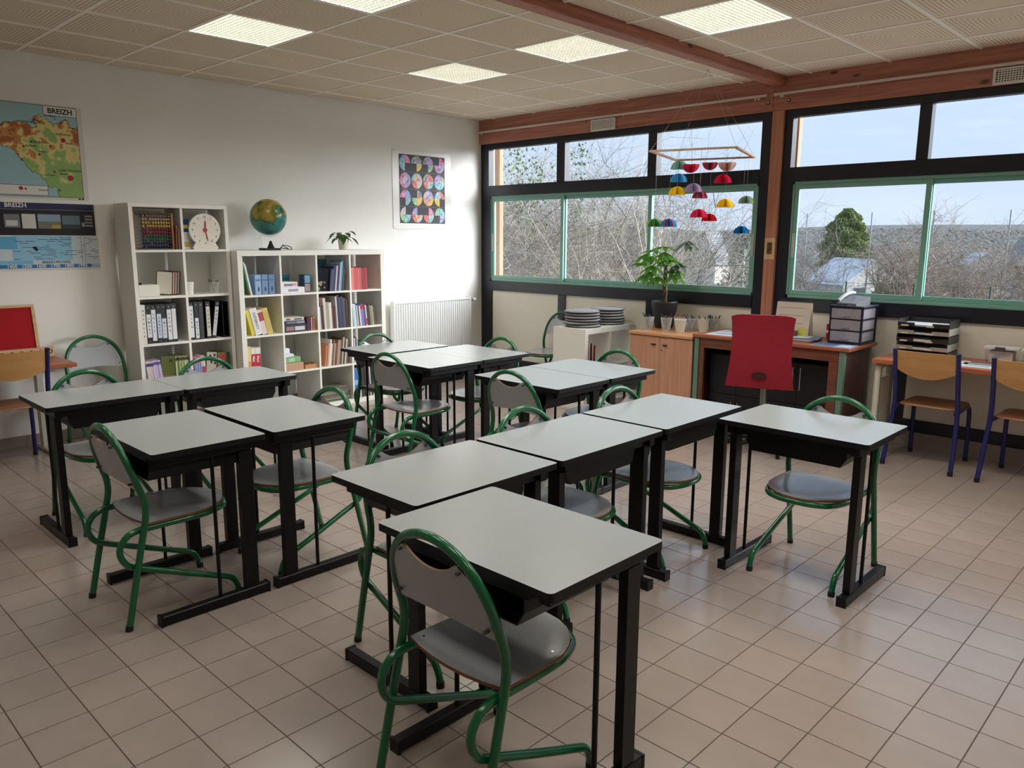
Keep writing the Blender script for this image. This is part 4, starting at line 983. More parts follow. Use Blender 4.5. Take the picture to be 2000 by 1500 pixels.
for y, z, r in ((-.145, .44, .017), (-.118, .165, .021), (-.315, .325, .009), (-.225, .205, .009), (-.415, .375, .009), (-.325, .575, .009), (-.46, .075, .014), (-.43, .072, .008)): disc(mp_, y, z, r, redp, .0032 if z < .1 else .0022)
for tx, y, z, s_ in (('Sant-Maloù', -.262, .605, .018), ('ROAZHON', -.19, .475, .020), ('Roazhon', -.13, .415, .016), ('MOR-BIHAN', -.37, .405, .022), ('LIGER ATLANTEL', -.195, .212, .021), ('Naoned', -.19, .188, .016), ('Gwened', -.32, .342, .016), ('An Oriant', -.405, .378, .018), ('AODOÙ-AN-ARVOR', -.44, .545, .020), ('Sant-Nazer', -.295, .175, .016), ('Sant-Brieg', -.345, .562, .015)):
    text(tx, s_, ink, mp_, Matrix.Translation((.0024, y, z)) @ ONLEFT, 'LEFT', .0004, 'place_name')
MB().box(.002, .0026, -.60, -.28, .028, .10).obj('legend_frame', blk, mp_); MB().box(.0026, .0029, -.60, -.283, .030, .097).obj('legend_box', white_paper, mp_)
text('Gwened', .018, ink, mp_, Matrix.Translation((.003, -.345, .062)) @ ONLEFT, 'LEFT', .0004, 'legend_text')
for y in (-.075, -.052): MB().box(.0015, .0021, y, y+.016, .003, .015).obj('print_logo', blk, mp_)

tl = tag(empty('timeline_poster', (.002, -4.166, 1.333)), 'dark blue and pale blue timeline poster below the map', 'poster')
PW, PH = 1.2, .50
MB().box(0, .0015, -PW, .0, 0, PH).obj('sheet', gloss_paper, tl)
B = lambda nm, y0, y1, z0, z1, c, x=.0015, t=.0005: MB().box(x, x+t, y0, y1, z0, z1).obj(nm, cmat(c, .35), tl)
B('dark_band', -PW, -.012, .262, .455, (14, 14, 18)); B('title_band', -PW, -.012, .455, PH, (26, 34, 84)); B('pale_field', -PW, -.002, .045, .262, (206, 216, 222)); B('year_band', -PW, .0, .018, .045, (40, 116, 176))
B('period_block', -.60, -.195, .075, .258, (146, 200, 226), .002); B('period_block', -.75, -.565, .16, .25, (96, 176, 214), .0026); B('period_block', -.75, -.47, .047, .075, (120, 190, 222), .0021)
text('BREIZH', .044, white_paper, tl, Matrix.Translation((.0021, -.62, PH-.034)) @ ONLEFT, 'LEFT', .001, 'title')
B('rule_line', -PW, -.012, .449, .453, (120, 124, 150), .002)
for y0, y1, z0, z1, c in ((-.63, -.53, .318, .415, (120, 124, 126)), (-.515, -.425, .312, .418, (214, 212, 204)), (-.41, -.255, .312, .418, (120, 120, 100)), (-.245, -.12, .312, .412, (96, 122, 132))): B('photograph', y0, y1, z0, z1, c, .002)
B('photo_sky', -.41, -.255, .365, .418, (140, 166, 190), .0025); B('photo_road', -.32, -.26, .314, .34, (190, 160, 70), .0025); B('photo_hill', -.245, -.12, .312, .345, (50, 60, 56), .0025); B('photo_house', -.62, -.545, .33, .37, (206, 206, 202), .0025)
for k in range(4): B('caption_bar', -.085, -.03, .33+.024*k, .344+.024*k, (130, 134, 140), .002)
MB().box(.002, .0025, -.108, -.088, .33, .36).obj('caption_bar', cmat((150, 154, 160)), tl)
for k, yr in enumerate(('1400', '1500', '1600', '1700', '1800', '1900', '2000')):
    text(yr, .034, white_paper, tl, Matrix.Translation((.0021, -.612+.0965*k, .0215)) @ ONLEFT, 'CENTER', .0006, 'year')
text('BREIZH PROVIÑS', .026, ink, tl, Matrix.Translation((.0027, -.41, .052)) @ ONLEFT, 'LEFT', .0004, 'heading')
random.seed(4)
for k in range(70):
    y = random.uniform(-.6, -.03); z = random.choice([.085+.0145*q for q in range(12)]); w = random.uniform(.02, .07)
    if z > .24 and y < -.56: continue
    MB().box(.0031, .0034, y, min(y+w, -.008), z, z+.0032).obj('text_line', ink, tl)
MB().prism([(-.47, .175), (-.44, .18), (-.428, .155), (-.44, .142), (-.462, .165)], .0031, .0035, mat=ONLEFT).obj('dark_shape', blk, tl)
for y in (-.105, -.128): MB().box(.0031, .0034, y, y+.002, .05, .26).obj('rule_line', ink, tl)

# collage of paper quarter discs
co = tag(empty('collage_poster', (.003, -.845, 1.683)), 'white poster of sixteen colourful quarter-disc collages beside the window', 'poster')
PW, PH = .81, .815
MB().box(0, .0015, -PW/2, PW/2, 0, PH).obj('sheet', gloss_paper, co)
def quad_mat(k):
    nm = 'collage_paper_%d' % k
    if nm in MATS: return MATS[nm]
    cols = [((206, 70, 150), (240, 190, 210)), ((90, 170, 190), (200, 230, 230)), ((230, 180, 60), (250, 226, 140)), ((150, 120, 200), (220, 200, 236)), ((100, 180, 140), (210, 230, 190)), ((226, 120, 80), (240, 200, 170)), ((60, 60, 70), (220, 220, 226)), ((80, 140, 210), (190, 210, 240)), ((200, 60, 70), (240, 170, 160)), ((190, 190, 180), (230, 220, 210))]
    a, b = cols[k % 10]
    m = M(nm, b, .6, var=.3, vs=32, col2=a); return m
Q = ['xx.x|xx..', 'xx..|.x', '', '']
pat = [('1110', '1101', '1101', '0111'), ('1111', '1111', '1111', '1111'), ('1101', '0111', '1111', '1110'), ('1011', '1011', '0111', '1101')]
random.seed(9)
cw, chh = .158, .178; gx0, gz0 = -.318, .06
for r_ in range(4):
    for c_ in range(4):
        y = gx0+cw*c_+(.0 if c_ == 0 else 0); z = gz0+chh*(3-r_)-.012*c_*0
        card = MB().box(.0015, .0023, y, y+cw-.001, z, z+chh-.001).obj('black_card', M('card_black', (62, 60, 66), .6), co)
        cy, cz, rr_ = y+cw/2, z+chh/2, .072
        for q, (sy, sz) in enumerate(((-1, 1), (1, 1), (-1, -1), (1, -1))):
            if pat[r_][c_][q] == '0': continue
            k = random.randrange(10); sc = random.random() < .25
            pts = [(cy, cz)]
            for j in range(9):
                t = PI/2*j/8; ra_ = rr_*(1+(.06*math.cos(j*PI) if sc else 0)); pts.append((cy+sy*ra_*math.cos(t), cz+sz*ra_*1.12*math.sin(t)))
            if sy*sz < 0: pts = [pts[0]]+pts[1:][::-1]
            MB().prism(pts, .0023, .003, mat=ONLEFT).obj('quarter_disc', quad_mat(k), card)
            k2 = random.randrange(10); pts2 = [(cy+(p[0]-cy)*.5, cz+(p[1]-cz)*.5) for p in pts]
            if random.random() < .7: MB().prism(pts2, .003, .0036, mat=ONLEFT).obj('inner_quarter', quad_mat(k2), card)
for y, z in ((-.38, .80), (0, .80), (.38, .80), (-.38, .015), (.02, .012), (.38, .015)): MB().box(.0015, .003, y-.008, y+.008, z-.002, z+.003).obj('pin', M('pin_grey', (150, 150, 146), .4), co)

# ------------------------------------------------------------------ left corner: side table, red board, puzzle strip
redwood = wood('red_laminate', (176, 96, 62), (150, 74, 46), 'y', .4, False)
grey_leg = M('grey_leg', (196, 192, 180), .45)
st = tag(empty('side_table', (0, 0, 0)), 'small red-brown topped table against the wall at the left edge', 'table')
MB().cbox(.06, .66, -5.75, -4.600, .672, .70, .004).obj('tabletop', redwood, st)
for y in (-4.74, -5.62):
    MB().cbox(.17, .25, y-.02, y+.02, .03, .671, .004).obj('leg', grey_leg, st); MB().cbox(.08, .62, y-.025, y+.025, 0, .03, .004).obj('foot', grey_leg, st)
    MB().cbox(.10, .58, y-.018, y+.018, .64, .6715, .004).obj('bracket', grey_leg, st)
rb = tag(empty('felt_board', (.14, -5.21, .7005)), 'red felt board in a pale wooden frame standing on the left table', 'board'); rb.rotation_euler = (0, R(-8), 0)
pale = wood('pale_wood', (214, 180, 136), (190, 150, 104), 'y', .5, False)
MB().box(-.006, .004, -.5, .5, .02, .37).obj('felt', M('red_felt', (166, 12, 26), .9, bump=.2, bs=300), rb)
for a_ in ((-.5, .52, .37, .392), (-.5, .52, .0, .02)): MB().cbox(-.012, .012, *a_, .002).obj('frame_rail', pale, rb)
MB().cbox(-.012, .012, .5, .522, .02, .37, .002).obj('frame_stile', pale, rb)
pz = tag(empty('number_strip', (.205, -4.73, .7005)), 'pale wooden strip with printed holes lying before the red board', 'puzzle')
MB().cbox(-.015, 0, -.34, .115, 0, .074, .002).obj('strip', pale, pz)
for k in range(6): MB().prism([(.09-.062*k+.017*math.cos(2*PI*q/14), .040+.017*math.sin(2*PI*q/14)) for q in range(14)], 0, .0008, mat=ONLEFT).obj('printed_ring', cmat((110, 80, 60) if k % 2 else (54, 46, 40)), pz); 
for k in range(6): MB().prism([(.09-.062*k+.009*math.cos(2*PI*q/12), .040+.010*math.sin(2*PI*q/12)) for q in range(12)], .0008, .0012, mat=ONLEFT).obj('ring_centre', pale, pz)
# ================================================================== window side
def pxray(x, y): return (rt*((x-1000)/FPX) - up*((y-750)/FPX) + fw)
# low white shelf unit, open towards the cabinet
SH = .765
ls = tag(empty('low_shelf', (0, 0, 0)), 'low white cube shelf standing end-on by the window with stacked cushions', 'shelf')
x0, x1, y0, y1 = 1.855, 2.245, -.795, -.015
Bx = lambda nm, *a: MB().cbox(*a, .0015).obj(nm, white_board, ls)
Bx('top_panel', x0, x1, y0, y1, SH-.05, SH); Bx('base_panel', x0, x1, y0, y1, 0, .05); Bx('side_panel', x0, x1, y0, y0+.045, .05, SH-.05); Bx('side_panel', x0, x1, y1-.045, y1, .05, SH-.05)
Bx('divider', x0, x1-.003, -.414, -.396, .05, SH-.05); Bx('shelf', x0, x1-.003, y0+.045, -.414, .376, .392); Bx('shelf', x0, x1-.003, -.396, y1-.045, .376, .392)
yb = y0+.05
for k, (c, th) in enumerate((((150, 34, 40), .03), ((196, 188, 180), .018), ((60, 40, 44), .03), ((206, 200, 196), .014), ((134, 22, 30), .03))):
    book('red_annual', 'book', '%s annual, %s book from the near end of the low shelf' % (cname(c), ORD[k]), x1-.02, yb, .392, th, .25-.01*k, .2, c, 0, 'annuals in the low shelf'); yb += th+.002
# round seat cushions
cush = M('cushion_grey', (156, 155, 159), .75, var=.08, vs=12); cushb = M('cushion_piping', (52, 50, 52), .8)
cpf = [(.02, .0), (.15, .001), (.164, .006), (.167, .013), (.163, .020), (.15, .0245), (.02, .0262)]
cmesh = MB().lathe(cpf, 36).mesh('cushion', cush); pmesh = MB().tube([(.1655*math.cos(2*PI*k/36), .1655*math.sin(2*PI*k/36), .0075) for k in range(37)], .0042, 6, caps=False).mesh('piping', cushb)
random.seed(2)
for (cx, cy, n, nm) in ((2.045, -.60, 6, 'near'), (2.05, -.215, 6, 'rear')):
    for k in range(n):
        o = ob('seat_cushion', cmesh, None, (cx+random.uniform(-.008, .008), cy+random.uniform(-.008, .008), SH+.0005+.0268*k))
        tag(o, 'round grey seat cushion, %s from the bottom of the %s stack' % (ORD[k], nm), 'cushion', 'round seat cushions'); ob('piping', pmesh, o)

# wooden cabinet
cabm = wood('beech_cabinet', (202, 154, 124), (186, 134, 104), 'z', .4, False); cabtop = wood('beech_top', (216, 160, 116), (196, 138, 94), 'x', .4, False)
CT = .77
cb_ = tag(empty('wooden_cabinet', (0, 0, 0)), 'two-door beech cabinet holding the plant and pen cups', 'cabinet')
x0, x1, y0, y1 = 2.58, 3.238, -.57, -.01
MB().cbox(x0-.008, x1, y0-.012, y1, CT-.028, CT, .004).obj('top', cabtop, cb_)
m = MB(); m.box(x0, x0+.02, y0+.021, y1, .0, CT-.0285); m.box(x1-.02, x1, y0+.021, y1, .0, CT-.0285); m.box(x0+.02, x1-.02, y1-.015, y1, 0, CT-.0285); m.box(x0+.02, x1-.02, y0+.021, y1-.015, 0, .07)
m.obj('carcass', M('carcass_dark', (46, 32, 28), .6), cb_)
xm = (x0+x1)/2
for a, b, hx in ((x0+.006, xm-.0015, xm-.065), (xm+.0015, x1-.003, xm+.055)):
    d = MB().cbox(a, b, y0, y0+.02, .04, CT-.033, .002).obj('door', cabm, cb_)
    hp = [(hx-.024, .672), (hx+.024, .672)]+[(hx+.024*math.cos(R(t)), .672-.012*math.sin(R(t))) for t in range(0, 181, 20)][1:-1]
    hp = [(hx+.024*math.cos(R(t)), .674-.013*math.sin(R(t))) for t in range(180, -1, -20)]
    MB().prism(hp, -y0, -y0+.012, mat=Matrix(((1, 0, 0, 0), (0, 0, -1, 0), (0, 1, 0, 0), (0, 0, 0, 1)))).obj('handle', M('handle_dark', (52, 30, 24), .4), d)
MB().cyl((xm+.018, y0-.002, .62), (xm+.018, y0, .62), .006, n=10).obj('keyhole', M('handle_dark', (52, 30, 24), .4), d)

# money tree
pl = tag(empty('money_tree', (2.672, -.16, CT+.0005)), 'braided money tree in a black pot on the beech cabinet', 'plant')
MB().lathe([(.078, 0), (.084, .006), (.098, .08), (.116, .18), (.121, .235), (.121, .248), (.113, .248), (.110, .225), (.003, .222)], 32).obj('pot', M('pot_black', (38, 38, 42), .5), pl)
trunk = M('bark', (110, 88, 62), .8, var=.2, vs=30)
for k in range(3):
    p = [(.013*math.cos(2*PI*k/3+z*22), .013*math.sin(2*PI*k/3+z*22), .215+z) for z in [i*.02 for i in range(18)]]
    MB().tube(p, [.011-.0002*i for i in range(18)], 7).obj('trunk', trunk, pl)
lf_m = paper_trans('palm_leaf', (124, 178, 84), .45, .35); lf_d = M('dry_leaf', (110, 122, 104), .5, var=.2, vs=14)
random.seed(31)
tops = [(-.10, -.06, .72), (.03, -.09, .75), (-.19, -.10, .60), (.12, -.12, .63), (-.05, -.15, .58), (.10, -.02, .55), (-.14, -.02, .52), (.02, -.16, .48), (-.02, .03, .66), (.17, -.04, .60), (.16, -.10, .50), (.22, .0, .80), (-.08, -.12, .66), (-.2, -.03, .68), (.07, -.14, .70), (-.12, -.14, .50)]
for k, (a, b, z) in enumerate(tops):
    c = Vector((a, b, z)); dry = k in (9, 11)
    br = MB().tube(smooth_path([(0, 0, .555), tuple(Vector((a*.45, b*.45, max(.58, (.58+z)/2+.03)))), tuple(c)], 5), .0026, 5).obj('branch', lf_m, pl)
    nl = 6; az = math.atan2(b, a)
    for j in range(nl):
        t = az+(j-(nl-1)/2)*.75
        m = MB(); leaf(m, (0, 0, 0), (math.cos(t), math.sin(t), -.35 if k > 3 else .0), random.uniform(.12, .16), .029, .35, 6)
        m.obj('leaflet', lf_d if dry else lf_m, br, tuple(c))

cups = [(2.655, -.39), (2.80, -.315), (2.865, -.20), (2.975, -.36), (2.985, -.215), (3.095, -.17), (3.14, -.062)]
cd_ = ['far left of the row', 'second from the left', 'third from the left, with red pens', 'empty one standing in front', 'fifth from the left', 'white one with few dark pens', 'rightmost one, against the wall']
for k, (x, y) in enumerate(cups):
    wire_cup('pen_cup', 'wire pen cup on the beech cabinet, %s' % cd_[k], (x, y, CT+.0005), 1.22, [7, 9, 8, 0, 7, 4, 7][k], 40+k, (232, 230, 216) if k in (3, 5) else (206, 206, 206),
             [(190, 60, 50), (170, 90, 70), (206, 150, 150)] if k == 2 else ([(60, 100, 150), (150, 190, 210), (40, 40, 44)] if k == 4 else [(30, 30, 34), (60, 60, 70), (96, 90, 90)]), 'wire pen cups')
    if k in (3, 5): MB().lathe([(.034, .005), (.048, .106)], 20).obj('paper_lining', white_paper, bpy.data.objects[sorted([o.name for o in COL.objects if o.name.startswith('pen_cup')])[-1]])

# teacher's desk
TD = .80
brown = wood('desk_brown', (122, 76, 58), (98, 56, 42), 'x', .4, False); brown_d = wood('desk_side', (92, 60, 50), (74, 46, 40), 'z', .5, False)
steel_g = M('green_steel', (104, 134, 116), .4)
td = tag(empty('teacher_desk', (0, 0, 0)), 'brown teacher desk under the window, behind the red chair', 'desk')
x0, x1, y0, y1 = 3.25, 4.56, -.60, -.03
MB().cbox(x0, x1, y0, y1, TD-.028, TD, .004).obj('tabletop', wood('desk_top', (172, 104, 76), (146, 82, 58), 'x', .35, False), td)
MB().box(x0+.06, x1-.08, y0+.02, y0+.038, TD-.11, TD-.0285).obj('front_apron', brown, td)
MB().box(x0+.062, x0+.10, y0+.02, y0+.04, 0, TD-.112).obj('leg_panel', brown, td); MB().box(x1-.15, x1-.082, y0+.02, y0+.04, 0, TD-.112).obj('leg_panel', brown, td)
for x in (x0+.035, x1-.055): MB().cbox(x-.02, x+.02, y0+.012, y0+.052, 0, TD-.0285, .003).obj('post', steel_g, td)
for x in (x0+.035, x1-.055): MB().cbox(x-.02, x+.02, y1-.06, y1-.02, 0, TD-.0285, .003).obj('post', steel_g, td)
MB().box(x0+.02, x0+.035, y0+.055, y1-.062, .04, TD-.0285).obj('side_panel', brown_d, td); MB().box(x1-.05, x1-.034, y0+.055, y1-.062, .02, TD-.0285).obj('side_panel', brown_d, td)
MB().box(x0+.06, x1-.08, y1-.05, y1-.035, .1, TD-.03).obj('back_panel', brown_d, td)
# black units under the desk
blackw = M('black_unit', (24, 24, 28), .4)
for k, (a, b, lab) in enumerate(((3.36, 3.86, 'black two-door unit under the left half of the teacher desk'), (3.87, 4.39, 'black two-door unit with chrome handles under the right half of the desk'))):
    u = tag(empty('black_unit', (0, 0, 0)), lab, 'cabinet')
    MB().cbox(a, b, -.46, -.10, .0, .64, .003).obj('carcass', blackw, u)
    mid = (a+b)/2
    for p, q, hx in ((a+.004, mid-.002, mid-.03), (mid+.002, b-.004, mid+.03)):
        d = MB().cbox(p, q, -.478, -.4605, .30, .632, .002).obj('door', blackw, u); MB().cyl((hx, -.494, .42), (hx, -.494, .60), .005, n=8).obj('handle', chrome, d)
        d = MB().cbox(p, q, -.478, -.4605, .02, .294, .002).obj('drawer_front', blackw, u); MB().cyl((hx, -.494, .12), (hx, -.494, .24), .005, n=8).obj('handle', chrome, d)

# red office chair
rc = tag(empty('office_chair', (4.10, -1.02, 0), R(18)), 'red fabric office chair seen from behind at the teacher desk', 'chair')
redf = M('red_fabric', (140, 14, 34), .85, var=.06, vs=30, bump=.15, bs=400)
m = MB(); N, J = 14, 10; V = []
for j in range(J+1):
    z = .525+.53*j/J; u = j/J
    w = .242-.022*math.sin(PI*u)-.012*u*1.5 + (.0)
    for k in range(N+1):
        t = -1+2*k/N; cz = .016*(abs(t)**6) if j == J else 0
        V.append((w*t, -.115-.03*math.cos(PI*u*.9)-.05*u+.02*t*t, z-cz))
K = len(V); Bk = [(x*.97, y+.045, z) for x, y, z in V]
idx = lambda j, k: j*(N+1)+k
F = [(idx(j, k), idx(j, k+1), idx(j+1, k+1), idx(j+1, k)) for j in range(J) for k in range(N)]
m.add(V, F, 0, True); m.add(Bk, [f[::-1] for f in F], 0, True)
ed = [idx(0, k) for k in range(N+1)]+[idx(j, N) for j in range(1, J+1)]+[idx(J, k) for k in range(N-1, -1, -1)]+[idx(j, 0) for j in range(J-1, 0, -1)]
m.add(V+Bk, [(ed[(i+1) % len(ed)], ed[i], K+ed[i], K+ed[(i+1) % len(ed)]) for i in range(len(ed))], 0, True)
bkr = m.obj('backrest', redf, rc)
MB().prism([(.055*math.cos(2*PI*k/20)+.0, .62+.026*math.sin(2*PI*k/20)) for k in range(20)], .150, .158, mat=Matrix(((1, 0, 0, 0), (0, 0, -1, 0), (0, 1, 0, 0), (0, 0, 0, 1)))).obj('grip_recess', M('recess_dark', (62, 22, 26), .9), bkr)
m = MB(); m.prism(rrect(-.195, .195, -.07, .33, .07, 5), .535, .585, smooth=True); m.obj('seat', redf, rc)
MB().cbox(-.1, .1, .02, .25, .505, .5345, .004).obj('mechanism', black_plastic, rc)
MB().tube([(.0, .06, .52), (.0, -.06, .52), (.0, -.095, .60)], .014, 8).obj('back_bar', chrome, rc)
MB().cyl((0, .14, .10), (0, .14, .506), .024, n=14).obj('gas_lift', M('grey_steel', (150, 150, 150), .35, metal=.8), rc)
for k in range(5):
    a = R(72*k+18); e_ = Vector((.27*math.cos(a), .14+.27*math.sin(a), .065))
    ar = MB().tube([(0, .14, .10), tuple(Vector((0, .14, .095)).lerp(e_, .6)), tuple(e_)], [.024, .019, .014], 8).obj('base_arm', black_plastic, rc)
    MB().cyl((e_.x-.012, e_.y, .028), (e_.x+.012, e_.y, .028), .028, n=14).obj('caster', black_plastic, ar)

# things on the teacher's desk
tw = tag(empty('drawer_tower', (4.425, -.21, TD+.0015)), 'small black tower with three clear drawers on the teacher desk', 'drawers')
w2, d2 = .125, .15; fros = M('frosted_plastic', (146, 143, 150), .3, var=.12, vs=9)
for a_ in ((-w2, w2, -d2, d2, 0, .014), (-w2-.006, w2+.006, -d2-.006, d2, .276, .292)): MB().cbox(*a_, .002).obj('panel', M('navy_plastic', (26, 28, 46), .35), tw)
for sx_ in (-1, 1):
    for sy_ in (-1, 1): MB().box(sx_*w2-(.014 if sx_ > 0 else 0), sx_*w2+(.014 if sx_ < 0 else 0), sy_*d2-(.014 if sy_ > 0 else 0), sy_*d2+(.014 if sy_ < 0 else 0), .014, .276).obj('corner_post', M('navy_plastic', (26, 28, 46), .35), tw)
for k in range(3):
    z = .016+.0875*k
    MB().box(-w2+.0005, w2-.0005, -d2, d2, z+.082, z+.0865).obj('rail', M('navy_plastic', (26, 28, 46), .35), tw)
    dr = MB().cbox(-w2+.015, w2-.015, -d2-.002, d2-.01, z+.003, z+.080, .003).obj('drawer', fros, tw)
    MB().box(-.03, .03, -d2-.014, -d2-.0025, z+.02, z+.032).obj('handle', fros, dr)
    for sx_ in (-1, 1): MB().box(sx_*(w2-.012)-.002, sx_*(w2-.012)+.002, -d2+.016, d2-.016, z+.004, z+.079).obj('side_window', fros, dr)
ph = tag(empty('desk_phone', (4.41, -.20, TD+.294), R(-20)), 'grey desk telephone on top of the drawer tower', 'telephone')
phm = M('phone_grey', (120, 120, 126), .35)
m = MB(); m.add([(-.09, -.07, 0), (.09, -.07, 0), (.09, .08, 0), (-.09, .08, 0), (-.09, -.07, .014), (.09, -.07, .014), (.09, .08, .065), (-.09, .08, .065)], [(3, 2, 1, 0), (4, 5, 6, 7), (0, 1, 5, 4), (1, 2, 6, 5), (2, 3, 7, 6), (3, 0, 4, 7)]); m.obj('phone_base', phm, ph)
MB().tube(smooth_path([(-.065, -.085, .03), (-.062, -.04, .062), (-.06, .02, .085), (-.058, .075, .085)], 5), .014, 8).obj('handset', M('phone_light', (206, 206, 210), .3), ph)
MB().tube(smooth_path([(-.065, -.085, .03), (-.10, -.13, .012), (-.03, -.14, .006), (.05, -.12, .006)], 5), .004, 6).obj('cord', black_plastic, ph)
cal = tag(empty('desk_calendar', (3.95, -.21, TD+.001)), 'spiral desk calendar with a yellow note on the teacher desk', 'calendar')
for sg in (-1, 1):
    m = MB(); a = Vector((0, sg*.055, 0)); t_ = Vector((0, sg*.006, .285))
    m.add([(-.145, a.y, 0), (.145, a.y, 0), (.145, t_.y, t_.z), (-.145, t_.y, t_.z), (-.145, a.y+.002, 0), (.145, a.y+.002, 0), (.145, t_.y+.002, t_.z), (-.145, t_.y+.002, t_.z)], [(0, 1, 2, 3), (7, 6, 5, 4), (0, 4, 5, 1), (1, 5, 6, 2), (2, 6, 7, 3), (3, 7, 4, 0)])
    m.obj('card', M('calendar_card', (214, 200, 186), .6), cal)
for k in range(17): MB().tube([(-.136+.017*k, .009*math.cos(R(t)), .286+.009*math.sin(R(t))) for t in range(0, 361, 45)], .0012, 4, caps=False).obj('spiral_ring', black_plastic, cal)
for k in range(4): MB().box(-.12, .10, -.0535+.049*(.06+.06*k)/.285-.0032, -.0535+.049*(.06+.06*k)/.285-.0008, .06+.06*k, .0615+.06*k).obj('ruled_line', cmat((150, 120, 116)), cal)
nt_ = MB().box(.06, .135, -.062, -.0595, .0, .075).obj('yellow_note', cmat((206, 200, 90)), cal); nt_.rotation_euler = (R(-9.7), 0, 0); nt_.location = (0, .002, -.0)
pt = tag(MB().cbox(0, .075, 0, .075, 0, .15, .002).obj('red_white_box', cmat((190, 22, 48)), None, (4.19, -.13, TD+.0005)), 'red and white small box left of the drawer tower', 'box')
MB().box(0, .075, -.0008, 0, .05, .072).obj('white_band', white_paper, pt); MB().box(-.001, .076, -.001, .076, .122, .1515).obj('white_top', white_paper, pt)
def sheet(name, lab, cat, x, y, z, w, h, rz, c, pr=None, t=.0012):
    o = tag(MB().box(-w/2, w/2, -h/2, h/2, 0, t).obj(name, cmat(c), None, (x, y, z), (0, 0, R(rz))), lab, cat)
    for (a, b, c_, d_, cc) in (pr or []): MB().box(a*w/2, b*w/2, c_*h/2, d_*h/2, t, t+.0004).obj('print', cmat(cc), o)
    return o
sheet('paper_sheet', 'pale blue printed sheet on the left of the teacher desk', 'paper', 3.47, -.33, TD+.0004, .30, .42, 4, (206, 212, 220), [(-.8, .6, -.7, -.2, (150, 168, 196)), (-.7, .8, .1, .8, (170, 186, 210))])
sheet('paper_sheet', 'white printed sheet overlapping the chair back on the desk', 'paper', 3.76, -.42, TD+.0004, .21, .297, -6, (214, 216, 222), [(-.7, .7, -.6, .6, (176, 190, 208))])
sheet('paper_sheet', 'blue printed sheet at the right front corner of the teacher desk', 'paper', 4.395, -.475, TD+.0004, .297, .21, 3, (150, 170, 200), [(-.9, .2, -.9, .9, (96, 120, 160)), (.3, .9, -.5, .5, (190, 206, 226))])
for k in range(3):
    sheet('magazine', 'magazine, %s from the bottom of the pile before the calendar' % ORD[k], 'magazine', 4.06+.012*k, -.36+.01*k, TD+.0005+.0085*k, .21, .29, [40, 34, 50][k]+50, [(150, 110, 100), (170, 176, 190), (110, 120, 140)][k], [(-.8, .8, -.5, .7, [(120, 90, 84), (110, 130, 160), (190, 196, 204)][k])], .008)
nb = tag(MB().cbox(-.055, .055, -.04, .04, 0, .04, .003).obj('notebook', cmat((92, 70, 60)), None, (3.98, -.325, TD+.0265+.0), (0, 0, R(20))), 'thick brown notebook lying on the magazine pile', 'book')
sheet('small_card', 'small cream card lying by the yellow note', 'card', 4.12, -.19, TD+.0004, .12, .06, 10, (190, 176, 140), None, .006)
# small lattice tower figurine
ft = tag(empty('tower_figurine', (3.39, -.12, TD+.0005)), 'small dark metal lattice tower figurine on the teacher desk', 'figurine')
brz = M('bronze_dark', (58, 46, 36), .4, metal=.6)
for sx_ in (-1, 1):
    for sy_ in (-1, 1): MB().tube(smooth_path([(sx_*.026, sy_*.026, 0), (sx_*.013, sy_*.013, .04), (sx_*.005, sy_*.005, .085), (0, 0, .125)], 4), .0022, 5).obj('leg', brz, ft)
for z, r in ((.034, .017), (.062, .011), (.1, .006)): MB().box(-r, r, -r, r, z, z+.004).obj('platform', brz, ft)
MB().cyl((0, 0, .12), (0, 0, .145), .0012, n=5).obj('mast', brz, ft)
MB().box(-.03, .03, -.03, .03, -.0003, .003).obj('base', brz, ft)

# right-hand desk, legs, trays, boxes, papers
RD = .745
rd = tag(empty('long_desk', (0, 0, 0)), 'long red-brown topped desk under the right windows with wooden chairs', 'desk')
MB().cbox(4.715, 6.85, -.570, -.02, RD-.035, RD, .004).obj('tabletop', wood('red_top', (186, 108, 78), (160, 86, 60), 'x', .35, False), rd)
beige = M('beige_steel', (206, 200, 184), .4)
for x in (4.75, 6.80):
    MB().tube(smooth_path([(x, -.52, .0), (x, -.52, .55), (x, -.515, .66), (x, -.49, .688), (x, -.40, .69), (x, -.06, .69)], 4), .026, 4).obj('leg_frame', beige, rd)
    MB().cbox(x-.02, x+.02, -.30, -.25, 0, .665, .004).obj('leg_column', M('grey_column', (140, 138, 134), .4), rd)
    MB().box(x-.012, x+.012, -.5, -.3, .10, .60).obj('modesty_plate', beige, rd)
lt = tag(empty('letter_trays', (4.955, -.17, RD+.0005)), 'stack of black and grey letter trays on the right-hand desk', 'letter tray')
